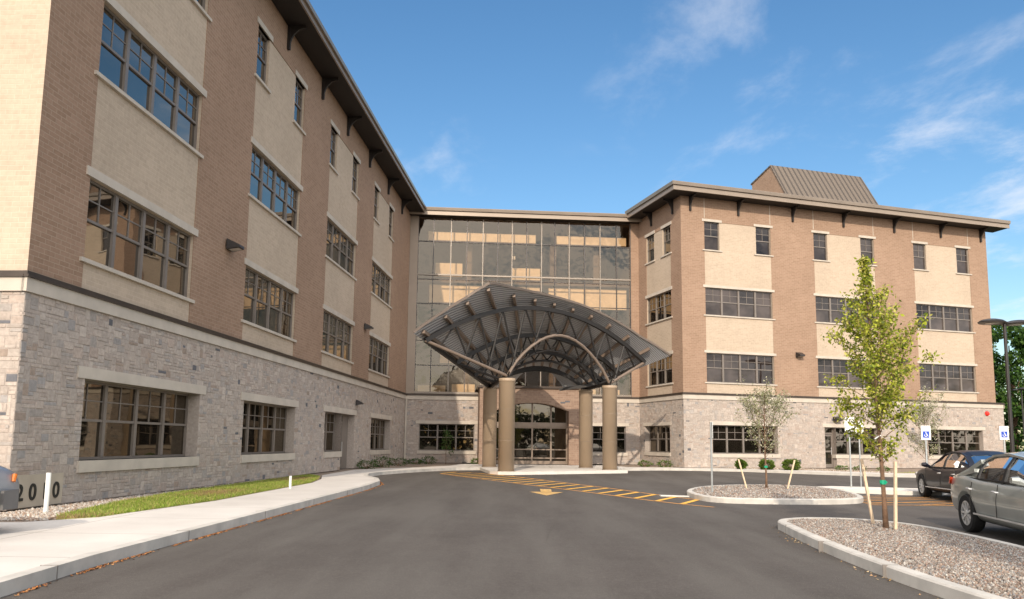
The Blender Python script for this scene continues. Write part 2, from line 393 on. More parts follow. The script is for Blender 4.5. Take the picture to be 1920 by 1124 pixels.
Z_ = {'s2': 5.115, 'h2': 6.853, 's3': 9.115, 'h3': 10.775, 's4': 13.07, 'h4': 14.806, 's1': .98, 'h1': 2.66}
def fbox(mb, fr, u0, u1, z0, z1, d0, d1, mat=0):
    mb.hexa([fr.P(u0, z0, d1), fr.P(u1, z0, d1), fr.P(u1, z0, d0), fr.P(u0, z0, d0), fr.P(u0, z1, d1), fr.P(u1, z1, d1), fr.P(u1, z1, d0), fr.P(u0, z1, d0)], mat)
def holes_hit(h, u, z): return h[0] < u < h[1] and h[2] < z < h[3]
def wall(mb, fr, u0, u1, z0, z1, holes, rev, d=0., mat=0, rmat=None):
    us = sorted({u0, u1, *[min(max(x, u0), u1) for h in holes for x in h[:2]]}); zs = sorted({z0, z1, *[min(max(x, z0), z1) for h in holes for x in h[2:4]]})
    for a, b in zip(us, us[1:]):
        for e, f in zip(zs, zs[1:]):
            if any(holes_hit(h, (a+b)/2, (e+f)/2) for h in holes): continue
            mb.face([fr.P(a, e, d), fr.P(b, e, d), fr.P(b, f, d), fr.P(a, f, d)], mat)
    for h in holes:
        rv = h[4] if len(h) > 4 else rev
        a, b, e, f = h[:4]; e = max(e, z0); f = min(f, z1); k = mat if rmat is None else rmat
        mb.face([fr.P(a, e, d), fr.P(a, f, d), fr.P(a, f, d-rv), fr.P(a, e, d-rv)], k)
        mb.face([fr.P(b, f, d), fr.P(b, e, d), fr.P(b, e, d-rv), fr.P(b, f, d-rv)], k)
        if e > z0: mb.face([fr.P(b, e, d), fr.P(a, e, d), fr.P(a, e, d-rv), fr.P(b, e, d-rv)], k)
        if f < z1: mb.face([fr.P(a, f, d), fr.P(b, f, d), fr.P(b, f, d-rv), fr.P(a, f, d-rv)], k)

B = thing('office_building', 'four storey brick and stone medical office building with splayed wings and glazed centre', 'building', (0, 30, 0))

STC = [((.48, .405, .345), 9), ((.50, .43, .37), 7), ((.46, .395, .34), 6), ((.42, .375, .335), 3.5), ((.46, .375, .315), 3), ((.36, .335, .315), 1.3), ((.15, .15, .16), .45), ((.38, .30, .24), .7)]
STPICK = [c for c, k in STC for _ in range(int(k*20))]
def stones(fr, u0, u1, z0, z1, holes, name='stone_wall', cell=.076, reveal=.33, warm=1.0, seed=1, wallmat=None):
    rg = random.Random(seed); mb = MB()
    def axis(a, b, cuts):
        cs = sorted({a, b, *[c for c in cuts if a < c < b]}); out = [a]
        for p, q in zip(cs, cs[1:]):
            k = max(1, round((q-p)/cell)); out += [p+(q-p)*(i+1)/k for i in range(k)]
        return out
    us = axis(u0, u1, [x for h in holes for x in h[:2]]); zs = axis(z0, z1, [x for h in holes for x in h[2:4]])
    nu, nz = len(us)-1, len(zs)-1; occ = [[False]*nu for _ in range(nz)]
    for j in range(nz):
        for i in range(nu):
            if any(holes_hit(h, (us[i]+us[i+1])/2, (zs[j]+zs[j+1])/2) for h in holes): occ[j][i] = True
    for j in range(nz):
        for i in range(nu):
            if occ[j][i]: continue
            hh = rg.choice((1, 1, 1, 2, 2, 2, 3)); ww = rg.choice((2, 2, 3, 3, 4, 5)) if hh < 3 else rg.choice((2, 3, 4))
            if rg.random() < .12: hh = 1; ww = rg.choice((3, 4, 5))
            a = 0
            while a < ww and i+a < nu and not occ[j][i+a]: a += 1
            ww = a; b = 1
            while b < hh and j+b < nz and not any(occ[j+b][i+k] for k in range(ww)): b += 1
            hh = b
            for y in range(hh):
                for x in range(ww): occ[j+y][i+x] = True
            g = .007; a0, a1, b0, b1 = us[i]+g, us[i+ww]-g, zs[j]+g, zs[j+hh]-g; p = rg.uniform(.004, .015); e = .007
            c = rg.choice(STPICK); k = rg.uniform(.88, 1.10)
            if c[0] < .2 and ww*hh > 8: c = STC[2][0]
            c = tuple(x*k for x in c)
            bot = [fr.P(a0, b0, -.002), fr.P(a1, b0, -.002), fr.P(a1, b1, -.002), fr.P(a0, b1, -.002)]
            j1, j2, j3, j4 = [rg.uniform(0, .004) for _ in range(4)]
            top = [fr.P(a0+e, b0+e, p-j1), fr.P(a1-e, b0+e, p-j2), fr.P(a1-e, b1-e, p-j3), fr.P(a0+e, b1-e, p-j4)]
            mb.face(top, 0, c)
            for q in range(4): mb.face([bot[q], bot[(q+1) % 4], top[(q+1) % 4], top[q]], 0, c)
    k0 = len(mb.f); wall(mb, fr, u0, u1, z0, z1, holes, reveal, 0.)
    for q in range(k0, len(mb.f)): mb.c[q] = (.43, .37, .32)
    return mb.build(name, M['stone'], B, col=True)

def window(fr, u0, u1, z0, z1, lights, d, glass, lintel=(.2, .16), sill=(.10, .16), rail=.50, munt=(2, 2), parent=None, ft=.055, label=None, drop_sill=False):
    par = parent or B
    mb = MB(); f0, f1 = d-.06, d
    fbox(mb, fr, u0, u0+ft, z0, z1, f0, f1); fbox(mb, fr, u1-ft, u1, z0, z1, f0, f1)
    fbox(mb, fr, u0+ft, u1-ft, z1-ft, z1, f0, f1-.003); fbox(mb, fr, u0+ft, u1-ft, z0, z0+ft, f0, f1-.003)
    W = (u1-u0)/lights; zr = z0+(z1-z0)*rail
    for i in range(lights):
        a, b = u0+W*i, u0+W*(i+1)
        if i: fbox(mb, fr, a-.055, a+.055, z0+ft, z1-ft, f0, f1+.012)
        al, bl = a+(.055 if i else ft), b-(.055 if i < lights-1 else ft)
        fbox(mb, fr, al, bl, zr-.028, zr+.028, f0, f1-.006)
        mc, mr = munt
        for k in range(1, mc): x = al+(bl-al)*k/mc; fbox(mb, fr, x-.013, x+.013, zr+.028, z1-ft, f0+.01, f1-.02)
        for k in range(1, mr): z = zr+(z1-zr)*k/mr; fbox(mb, fr, al, bl, z-.013, z+.013, f0+.012, f1-.022)
    wn = mb.build('window', M['frame'], par)
    if label: wn['label'] = label
    pm = MB()
    for i in range(lights):   # each sash sits very slightly out of plane, so reflections break up
        a, b = u0+W*i, u0+W*(i+1)
        for (e, f, dd) in ((z0, zr, d-.052), (zr, z1, d-.040)):
            j = [rnd.uniform(-.0035, .0035) for _ in range(3)]
            pm.face([fr.P(a, e, dd+j[0]), fr.P(b, e, dd+j[1]), fr.P(b, f, dd+j[1]+j[2]), fr.P(a, f, dd+j[0]+j[2])], 1 if ((e != z0 and rnd.random() < .7) or rnd.random() < .15) else 0)
    pm.build('pane', [glass, M['glass_dark']] if glass is M['glass_blind'] else glass, wn)
    if lintel:
        lm = MB(); fbox(lm, fr, u0-lintel[1], u1+lintel[1], z1, z1+lintel[0], -.02, .035); lm.build('lintel', M['cast'], wn)
    if sill:
        lm = MB(); fbox(lm, fr, u0-sill[1], u1+sill[1], z0-sill[0], z0, d-.02, .055); lm.build('sill', M['cast'], wn)
    return wn

def upper(fr, u0, u1, bays, wid, lights, gl, small=1.02, rev=.13, joints=False, wmat='brick', lt=.19, st=.085):
    """brick storeys above the cornice with buff panels and windows"""
    pan = [(a, a+wid, ZC+.08, Z_['h4']) for a in bays]
    wins = []
    for k, a in enumerate(bays):
        wins += [(a, a+wid, Z_['s2'], Z_['h2'], lights, gl(2, k)), (a, a+wid, Z_['s3'], Z_['h3'], lights, gl(3, k)),
                 (a, a+small, Z_['s4'], Z_['h4'], 1, gl(4, k)), (a+wid-small, a+wid, Z_['s4'], Z_['h4'], 1, gl(4, k))]
    mb = MB(); wall(mb, fr, u0, u1, ZC+.08, ZR, pan, .025); mb.build('brick_wall', M[wmat], B)
    for p in pan:
        mb = MB(); wall(mb, fr, p[0], p[1], p[2], p[3], [x[:4] for x in wins if p[0]-.01 <= x[0] and x[1] <= p[1]+.01], rev, -.02); mb.build('buff_brick_panel', M['tan'], B)
    for x in wins: window(fr, x[0], x[1], x[2], x[3], x[4], -.10, x[5], lintel=(lt, .15), sill=(st, .15))
    if joints:
        for a in bays:
            for u in (a+small*.0+.02, a+wid-.02):
                mb = MB(); fbox(mb, fr, u-.02, u+.02, Z_['h4']+.22, ZR, -.01, .004); mb.build('expansion_joint', M['cast'], B)

def cornice(fr, u0, u1, e0=0., e1=0.):
    mb = MB(); fbox(mb, fr, u0-e0, u1+e1, 4.10, ZC-.02, -.05, .055); mb.build('stone_band', M['cast'], B)
    mb = MB(); fbox(mb, fr, u0-e0*1.6, u1+e1*1.6, ZC-.02, ZC+.03, -.05, .095); fbox(mb, fr, u0-e0, u1+e1, ZC+.03, ZC+.10, -.05, .05); mb.build('flashing', M['flash'], B)

gsel = lambda fl, k: M['glass_sky']
# left wing -------------------------------------------------------
LB = [15.0, 23.05, 31.05, 38.88]
upper(FL, LC, LE, LB, 4.62, 4, gsel)
h1L = [(15.35, 20.5, Z_['s1'], Z_['h1']), (23.45, 28.15, Z_['s1'], Z_['h1']), (31.8, 34.3, Z_['s1'], Z_['h1']), (34.3, 36.5, Z0, Z_['h1']), (39.75, 44.3, Z_['s1'], Z_['h1'])]
stones(FL, LC, LE, Z0, 4.10, h1L, seed=3)
for i, (h, n_) in enumerate(((h1L[0], 4), (h1L[1], 4), (h1L[2], 2), (h1L[4], 4))):
    window(FL, h[0], h[1], h[2], h[3], n_, -.31, M['glass'], lintel=(.24, .28) if i != 2 else None, sill=(.24, .06))
mb = MB(); fbox(mb, FL, 31.55, 36.75, Z_['h1'], Z_['h1']+.24, -.02, .035); mb.build('lintel', M['cast'], B)
def door(fr, u0, u1, z0, z1, d, leaves=1, transom=None, mats=('frame', 'glass')):
    mb = MB(); ft = .07; zt = transom or z1
    fbox(mb, fr, u0, u0+ft, z0, z1, d-.08, d); fbox(mb, fr, u1-ft, u1, z0, z1, d-.08, d); fbox(mb, fr, u0+ft, u1-ft, z1-ft, z1, d-.08, d-.003)
    if transom: fbox(mb, fr, u0+ft, u1-ft, zt-.05, zt+.05, d-.08, d-.004)
    W = (u1-u0)/leaves
    for i in range(leaves):
        a, b = u0+W*i, u0+W*(i+1)
        for x0, x1 in ((a+ft, a+ft+.09), (b-ft-.09, b-ft)): fbox(mb, fr, x0, x1, z0+.02, zt-.07, d-.05, d-.012)
        for q0, q1 in ((z0+.02, z0+.24), (z0+.95, z0+1.05), (zt-.17, zt-.07)): fbox(mb, fr, a+ft+.09, b-ft-.09, q0, q1, d-.05, d-.015)
    dr = mb.build('door', M[mats[0]], B)
    g = MB(); g.face([fr.P(u0, z0, d-.045), fr.P(u1, z0, d-.045), fr.P(u1, z1, d-.045), fr.P(u0, z1, d-.045)]); g.build('pane', M[mats[1]], dr)
    hm = MB(); hm.tube([fr.P(u1-ft-.14, z0+.8, d+.04), fr.P(u1-ft-.14, z0+1.25, d+.04)], .014, 6); hm.build('handle', M['chrome'], dr)
    return dr
door(FL, 34.3, 35.62, Z0, Z_['h1'], -.30, 1, 2.28)
g = MB(); wall(g, FL, 35.62, 36.5, Z0, Z_['h1'], [], 0, -.32); g.build('door_side_panel', M['frame'], B)
cornice(FL, LC, LE, .055, 0)
mb = MB(); mb.bar(FL.P(LE-.12, Z0, .08), FL.P(LE-.12, 4.1, .08), .1, .1); mb.build('downspout', M['cast'], B)
# left wing end face
upper(FA, -16, 0, [-13.2, -6.2], 4.62, 4, gsel, wmat='tan')
stones(FA, -16, 0, Z0, 4.10, [(-13.2, -8.6, .98, 2.66), (-6.2, -1.6+.02, .98, 2.66)], seed=5)
for a in (-13.2, -6.2): window(FA, a, a+4.6, .98, 2.66, 4, -.31, M['glass'], lintel=(.24, .28), sill=(.24, .06))
cornice(FA, -16, 0, 0, 0)
# right wing, long face ---------------------------------------------
FB = [23.99, 31.74, 39.50]
def gF(fl, k): return M['glass_blind']
upper(FF, FC, FE, FB, 4.62, 4, gF, 1.04, joints=True, lt=.15, st=.07)
h1F = [(24.3, 28.72, .96, 2.62), (32.06, 32.88, Z0, 2.62), (32.88, 36.04, .96, 2.62), (39.9, 44.41, .96, 2.62)]
stones(FF, FC, FE+.6, Z0, 4.10, h1F, seed=8)
for i, (h, n_) in enumerate(((h1F[0], 4), (h1F[2], 3), (h1F[3], 4))):
    window(FF, *h[:4], n_, -.26, M['glass'], lintel=(.22, .2) if i != 1 else None, sill=(.22, .1))
mb = MB(); fbox(mb, FF, 31.9, 36.25, 2.62, 2.84, -.02, .035); mb.build('lintel', M['cast'], B)
door(FF, 32.06, 32.88, Z0, 2.62, -.26, 1, 2.25)
cornice(FF, FC, FE+.6, .055, .05)
# short face toward the atrium
SU0, SU1 = -45.74, -40.05
S0 = -44.61; SW = 3.24
upper(FS, SU0, SU1, [S0], SW, 3, gsel, 1.05)
hS = [(-45.0, -41.73, .98, 2.60)]
stones(FS, SU0, SU1, Z0, 4.10, hS, seed=12)
window(FS, *hS[0], 3, -.31, M['glass'], lintel=(.2, .2), sill=(.22, .06))
cornice(FS, SU0, SU1, 0, 0)
# right end face of right wing
mb = MB(); wall(mb, FG, 0, 16, ZC+.08, ZR, [], 0); mb.build('brick_wall', M['brick'], B)
FG2 = Frame(FF.P(FE+.6, 0)[:2], (-FF.n.x, -FF.n.y))
stones(FG2, 0, 16, Z0, 4.10, [], seed=14); cornice(FG2, 0, 16, .055, 0)
mb = MB(); mb.face([FF.P(FE-.05, ZC+.028, .0), FF.P(FE+.6, ZC+.028, 0), FF.P(FE+.6, ZC+.028, -16), FF.P(FE-.05, ZC+.028, -16)]); mb.build('ledge', M['flash'], B)

# atrium centre -------------------------------------------------------
MU0, MU1 = -2.70, 12.38
hM = [(-1.81, 1.70, .90, 2.58), (8.20, 11.45, .90, 2.58), (2.4, 7.5, Z0, 4.0)]
stones(FM, MU0, MU1, Z0, 4.10, hM, seed=21)
for h in hM[:2]: window(FM, *h[:4], 3, -.16, M['glass'], lintel=(.2, .2), sill=(.2, .1))
cornice(FM, MU0, MU1)
mb = MB(); fbox(mb, FM, MU0, -2.17, ZC+.1, ZR, -.3, .06); mb.build('metal_pilaster', M['fascia'], B)
mb = MB(); wall(mb, FM, 11.82, MU1, ZC+.08, ZR, [], 0, .01); mb.face([FM.P(11.82, ZC+.08, .01), FM.P(11.82, ZR, .01), FM.P(11.82, ZR, -.4), FM.P(11.82, ZC+.08, -.4)]); mb.build('brick_wall', M['brick'], B)
cols = [-2.17, -1.17, -.04, 1.0, 2.04, 3.01, 3.95, 4.91, 5.89, 6.77, 7.72, 8.75, 9.78, 10.89, 11.82]
mb = MB(); md = MB()
for i, u in enumerate(cols):
    if i in (2, 4, 6, 8, 10, 12): fbox(mb, FM, u-.03, u+.03, ZC+.1, 15.95, -.12, .05)
    else: fbox(md, FM, u-.028, u+.028, ZC+.1, 15.95, -.12, .02)
for z, hh in ((12.2, .05), (8.2, .05), (4.55, .06)): fbox(mb, FM, -2.17, 11.82, z-hh, z+hh, -.12, .035)
for z in (14.4, 11.9, 10.3, 7.9, 6.3): fbox(md, FM, -2.17, 11.82, z-.022, z+.022, -.10, .012)
cw = mb.build('curtain_wall', M['silver'], B); md.build('dark_mullion', M['darkmull'], cw)
g = MB(); zz = [4.5, 6.3, 8.2, 10.3, 12.2, 14.4, 15.95]
for a, b_ in zip(cols, cols[1:]):
    for e, f in zip(zz, zz[1:]):
        j = [rnd.uniform(-.003, .003) for _ in range(3)]
        g.face([FM.P(a, e, -.05+j[0]), FM.P(b_, e, -.05+j[1]), FM.P(b_, f, -.05+j[1]+j[2]), FM.P(a, f, -.05+j[0]+j[2])])
g.build('pane', M['atrium'], cw)
fbx = lambda name, mat, *a: (lambda mb: (fbox(mb, FM, *a), mb.build(name, mat, B))[1])(MB())
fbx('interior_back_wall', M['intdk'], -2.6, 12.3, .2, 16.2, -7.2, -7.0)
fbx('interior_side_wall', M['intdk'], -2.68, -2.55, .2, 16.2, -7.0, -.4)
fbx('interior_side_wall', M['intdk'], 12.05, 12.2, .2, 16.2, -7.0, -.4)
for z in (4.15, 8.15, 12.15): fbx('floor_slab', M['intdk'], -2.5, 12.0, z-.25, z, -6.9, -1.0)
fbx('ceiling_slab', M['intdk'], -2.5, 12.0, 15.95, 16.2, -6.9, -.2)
for a0, a1, z0_, z1_, d_ in ((-1.55, 5.6, 14.72, 15.30, -.9), (7.0, 11.75, 14.72, 15.30, -.9), (-1.4, 5.9, 10.55, 11.72, -.9), (6.5, 11.75, 10.35, 11.72, -.9), (-.6, 11.75, 6.55, 7.72, -.9),
                        (-1.05, .75, 12.45, 13.35, -1.6), (4.1, 6.0, 12.35, 13.15, -1.6)):
    fbx('bulkhead', M['beige'], a0, a1, z0_, z1_, d_-.25, d_)
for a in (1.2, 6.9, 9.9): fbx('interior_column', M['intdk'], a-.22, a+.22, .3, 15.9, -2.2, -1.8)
fbx('interior_lamp', M['lampw'], 4.0, 4.22, 13.52, 13.74, -.9, -.7)
for a, b_, z0_, z1_ in ((-2.0, -.2, 4.5, 5.1), (.2, 1.7, 4.5, 5.2), (8.4, 9.7, 4.5, 5.0), (10.2, 11.3, 4.5, 5.0)): fbx('lobby_counter', M['beige'], a, b_, z0_, z1_, -1.3, -1.1)
# atrium roof edge
def sweep(fr, prof, u0, u1, e0=None, e1=None):
    """prof list of (d,z); e0/e1: shift of u per d at the ends (mitre)"""
    mb = MB(); n_ = len(prof); e0 = e0 or 0; e1 = e1 or 0
    A = [fr.P(u0-e0*d, z, d) for d, z in prof]; C = [fr.P(u1+e1*d, z, d) for d, z in prof]
    for i in range(n_): j = (i+1) % n_; mb.face([A[i], C[i], C[j], A[j]])
    mb.face(A[::-1]); mb.face(C); return mb
def eave(fr, u0, u1, zs, zt, ov, e0=0, e1=0, back=8., rise=.9):
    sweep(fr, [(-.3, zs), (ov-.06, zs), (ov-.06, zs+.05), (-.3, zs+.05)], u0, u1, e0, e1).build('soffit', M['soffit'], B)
    h = zt-zs
    sweep(fr, [(ov-.06, zs-.03), (ov, zs-.03), (ov, zs+h*.5), (ov-.06, zs+h*.5)], u0, u1, e0, e1).build('fascia', M['fascia'], B)
    sweep(fr, [(ov-.05, zs+h*.5), (ov+.09, zs+h*.55), (ov+.12, zt-.03), (ov+.11, zt), (ov-.05, zt)], u0, u1, e0, e1).build('gutter', M['gutter'], B)
    sweep(fr, [(ov-.05, zt-.04), (ov-.05, zt+.02), (-back, zt+rise), (-back, zt+rise-.1)], u0, u1, e0, e1).build('roof', M['seam'], B)
OV = 1.0
eave(FM, MU0-.6, MU1+.6, 16.05, 16.50, .55, rise=.3)
eave(FL, LC, LE-.4, 16.17, 16.46, OV, 1, 0)
eave(FA, -16, 0, 16.17, 16.46, OV, 0, 1)
eave(FF, FC, FE+1.0, 16.24, 16.70, OV, .577*0+1, 0)
eave(FS, SU0+.3, SU1, 16.24, 16.70, OV, 0, 1)
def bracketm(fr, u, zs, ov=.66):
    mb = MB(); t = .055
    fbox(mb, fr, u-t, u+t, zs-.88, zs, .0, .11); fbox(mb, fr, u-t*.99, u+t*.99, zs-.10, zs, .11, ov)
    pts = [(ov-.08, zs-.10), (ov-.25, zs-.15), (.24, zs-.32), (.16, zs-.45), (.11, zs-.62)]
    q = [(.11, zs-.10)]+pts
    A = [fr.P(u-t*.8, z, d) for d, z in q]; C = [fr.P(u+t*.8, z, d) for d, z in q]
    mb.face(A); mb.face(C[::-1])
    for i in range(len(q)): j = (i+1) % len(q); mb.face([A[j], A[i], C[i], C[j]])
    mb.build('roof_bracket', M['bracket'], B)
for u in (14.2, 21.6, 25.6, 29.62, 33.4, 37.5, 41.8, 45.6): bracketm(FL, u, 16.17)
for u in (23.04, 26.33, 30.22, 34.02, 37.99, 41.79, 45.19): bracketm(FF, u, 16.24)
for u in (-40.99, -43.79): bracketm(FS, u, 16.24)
# penthouse on right wing roof
def pent():
    mb = MB(); u0, u1 = 33.0, 40.85
    fr = FF; A = lambda u: [fr.P(u, 16.6, -4.3), fr.P(u, 19.15, -4.9), fr.P(u, 21.35, -6.0), fr.P(u, 20.75, -8.2), fr.P(u, 16.6, -8.2)]
    a = A(u0); c = A(u1)
    r_ = MB(); fbox(r_, fr, u0, u1, 16.6, 17.6, -8.2, -4.0); w0 = r_.build('penthouse_wall', M['brick'], B)
    p = MB()
    prof = [(-3.95, 18.25), (-5.95, 21.40), (-8.3, 20.85), (-8.3, 17.6), (-3.95, 17.6)]
    a = [fr.P(u0+.06, z, d) for d, z in prof]; c = [fr.P(u1-.06, z, d) for d, z in prof]
    for k in (a[::-1], c): MB().face(k).build('penthouse_gable', M['brick'], w0)
    q = MB()
    for (d0, z0_), (d1, z1_) in (((-3.82, 18.05), (-5.95, 21.46)), ((-5.95, 21.46), (-8.4, 20.85))):
        q.face([fr.P(u0, z0_, d0), fr.P(u1, z0_, d0), fr.P(u1, z1_, d1), fr.P(u0, z1_, d1)])
        q.face([fr.P(u0, z0_-.1, d0), fr.P(u0, z1_-.1, d1), fr.P(u1, z1_-.1, d1), fr.P(u1, z0_-.1, d0)])
        for u in (u0, u1): q.face([fr.P(u, z0_, d0), fr.P(u, z1_, d1), fr.P(u, z1_-.1, d1), fr.P(u, z0_-.1, d0)])
    q.build('penthouse_roof', M['seam'], w0)
pent()
# back volumes (only to close the building for other viewpoints)
def vol(name, pts, z0, z1): MB().prism(pts, z0, z1).build(name, M['dark'], B)
vol('interior_core', [FL.P(LC+.6, 0, -.6)[:2], FL.P(LE, 0, -.6)[:2], FL.P(LE, 0, -15.5)[:2], FL.P(LC+.6, 0, -15.5)[:2]], .2, 16.3)
vol('interior_core', [FF.P(FC+.8, 0, -.7)[:2], FF.P(FE-.5, 0, -.7)[:2], FF.P(FE-.5, 0, -15)[:2], FF.P(FC+.8, 0, -15)[:2]], .2, 16.5)

# entrance portal ------------------------------------------------------
PU0, PU1, PD, PZ = 1.89, 7.96, 2.55, 4.75
def arch_portal():
    a0, a1, zs, zr = 2.88, 7.34, 3.38, .50
    xs = [a0+(a1-a0)*i/16 for i in range(17)]; zc = lambda u: zs+zr*(1-((u-(a0+a1)/2)/((a1-a0)/2))**2)
    mb = MB(); d = PD
    mb.face([FM.P(PU0, Z0, d), FM.P(a0, Z0, d), FM.P(a0, PZ, d), FM.P(PU0, PZ, d)])
    mb.face([FM.P(a1, Z0, d), FM.P(PU1, Z0, d), FM.P(PU1, PZ, d), FM.P(a1, PZ, d)])
    for p, q in zip(xs, xs[1:]):
        mb.face([FM.P(p, zc(p), d), FM.P(q, zc(q), d), FM.P(q, PZ, d), FM.P(p, PZ, d)])
        mb.face([FM.P(q, zc(q), d), FM.P(p, zc(p), d), FM.P(p, zc(p), d-.7), FM.P(q, zc(q), d-.7)])
    mb.face([FM.P(a0, Z0, d), FM.P(a0, Z0, d-.7), FM.P(a0, zc(a0), d-.7), FM.P(a0, zc(a0), d)])
    mb.face([FM.P(a1, Z0, d-.7), FM.P(a1, Z0, d), FM.P(a1, zc(a1), d), FM.P(a1, zc(a1), d-.7)])
    mb.face([FM.P(PU0, Z0, 0.06), FM.P(PU0, Z0, d), FM.P(PU0, PZ, d), FM.P(PU0, PZ, .06)])
    mb.face([FM.P(PU1, Z0, d), FM.P(PU1, Z0, 0.06), FM.P(PU1, PZ, 0.06), FM.P(PU1, PZ, d)])
    p = mb.build('portal_wall', M['pbrick'], B)
    mb = MB(); fbox(mb, FM, PU0-.1, PU1+.1, PZ, PZ+.14, .06, PD+.12); mb.build('coping', M['flash'], p)
    rg = random.Random(4); mb = MB()
    for _ in range(26):
        u, z = rg.uniform(PU0+.1, PU1-.5), rg.uniform(.3, 4.5)
        if a0-.45 < u < a1+.05 and z < zc(min(max(u, a0), a1))+.15: continue
        fbox(mb, FM, u, u+.3, z, z+.1, d-.02, d+.008)
    mb.build('dark_stone_accents', M['slate'], p)
    # doors: four leaves, header and arched transom
    f = MB(); dd = d-.55
    for u in (a0+.04, 3.98, 5.16, 6.32, a1-.04):
        f_w = .05; fbox(f, FM, u-f_w, u+f_w, Z0+.02, min(zc(min(max(u, a0+.1), a1-.1)), 9)-.0, dd-.1, dd)
    fbox(f, FM, a0, a1, 2.42, 2.70, dd-.1, dd+.05); fbox(f, FM, a0, a1, Z0+.02, Z0+.22, dd-.08, dd-.004)
    fbox(f, FM, a0, a1, 1.02, 1.09, dd-.08, dd-.004); fbox(f, FM, a0, a1, .50, .57, dd-.08, dd-.004); fbox(f, FM, a0, a1, 2.34, 2.42, dd-.1, dd+.003)
    dr = f.build('entrance_doors', M['frame2'], B)
    g_ = MB(); g_.face([FM.P(a0, Z0, dd-.05), FM.P(a1, Z0, dd-.05), FM.P(a1, zs+.6, dd-.05), FM.P(a0, zs+.6, dd-.05)]); g_.build('pane', M['glass'], dr)
M['pbrick'] = brick('portal_brick', (.22, .145, .105), (.32, .225, .165), (.34, .27, .21), .34, .13)
M['slate'] = plain('slate_accent', (.10, .10, .11), .8)
M['frame2'] = plain('bronze_door_metal', (.22, .17, .13), .4, .2)
arch_portal()
mb = MB(); fbox(mb, FM, 8.0, 10.6, 4.15, 4.5, 0.1, 1.0); 

# ---------------------------------------------------------------- canopy
CAN = thing('entrance_canopy', 'arched steel entrance canopy with ribbed metal deck on four round tan columns', 'canopy', (1.8, 38.5, 0))
LT0, RT0, LT1, RT1 = Vector((-3.76, 33.42)), Vector((7.14, 41.30)), Vector((-1.15, 42.3)), Vector((4.15, 43.0))
def CP(t, q, dz=0.):
    L = LT0.lerp(LT1, t) if True else 0; Rr = RT0+(RT1-RT0)*t; L = LT0+(LT1-LT0)*t
    b_ = L+(Rr-L)*(q+1)/2; tz = min(t, 1.); zt = 5.82-1.39*tz; sg = 2.13-.98*tz
    return Vector((b_.x, b_.y, zt+sg*(1-q*q)+dz))
EDGE = [(-1.04, -.07), (-.82, -.112), (-.63, -.172), (-.435, -.28), (-.29, -.19), (-.12, -.13), (.05, -.105), (.2, -.10), (.4, -.113), (.6, -.137), (.84, -.178), (1.07, -.295)]
def et(q):
    for (a, ta), (b_, tb) in zip(EDGE, EDGE[1:]):
        if q <= b_: return ta+(tb-ta)*(q-a)/(b_-a)
    return EDGE[-1][1]
def deck():
    nq, ntt = 56, 16; mb = MB(); me = bpy.data.meshes.new('roof_deck')
    V = []; F = []; UV = []
    for s_ in (0, 1):
        for i in range(nq+1):
            q = -1.04+2.11*i/nq
            for j in range(ntt+1):
                t = et(q)+(1.43-et(q))*j/ntt
                V.append(CP(t, q, .27+.09*s_))
                UV.append((t*11.5, q*6))
    st = ntt+1; off = (nq+1)*st
    for i in range(nq):
        for j in range(ntt):
            a = i*st+j; F.append((a, a+1, a+st+1, a+st)); F.append((off+a, off+a+st, off+a+st+1, off+a+1))
    for i in range(nq):
        a = i*st; F.append((a, a+st, off+a+st, off+a)); a += ntt; F.append((a, off+a, off+a+st, a+st))
    for j in range(ntt):
        F.append((j, off+j, off+j+1, j+1)); a = nq*st+j; F.append((a, a+1, off+a+1, off+a))
    o3 = worg(CAN); me.from_pydata([tuple(v-o3) for v in V], [], F); me.materials.append(M['deck'])
    lay = me.uv_layers.new(name='UVMap')
    for lp in me.loops: lay.data[lp.index].uv = UV[lp.vertex_index]
    ob = bpy.data.objects.new('roof_deck', me); COL.objects.link(ob); ob.parent = CAN
    # edge trim
    mb = MB(); pts = [CP(et(q)-.006, q, .31) for q in [-1.04+2.11*i/60 for i in range(61)]]
    for p, q in zip(pts, pts[1:]): mb.bar(p, q, .05, .11)
    mb.build('edge_trim', M['fascia_dk'], CAN)
deck()
for k in range(12):
    q = -.98+.1745*k; mb = MB(); t0 = et(q)+(.02 if q < -.3 else .055); n_ = 5
    p = [CP(t0+(1.0-t0)*i/n_, q, .16) for i in range(n_+1)]
    for a, b_ in zip(p, p[1:]): mb.bar(a, b_, .13, .16)
    mb.build('purlin', M['steel'], CAN)
def colq(t): # param q of the column supports and the z of the truss seat
    return None
C1, C2, C3, C4 = Vector((-.194, 36.0)), Vector((5.065, 39.8)), Vector((4.15, 43.0)), Vector((-1.15, 42.3))
ZCOL = 4.42
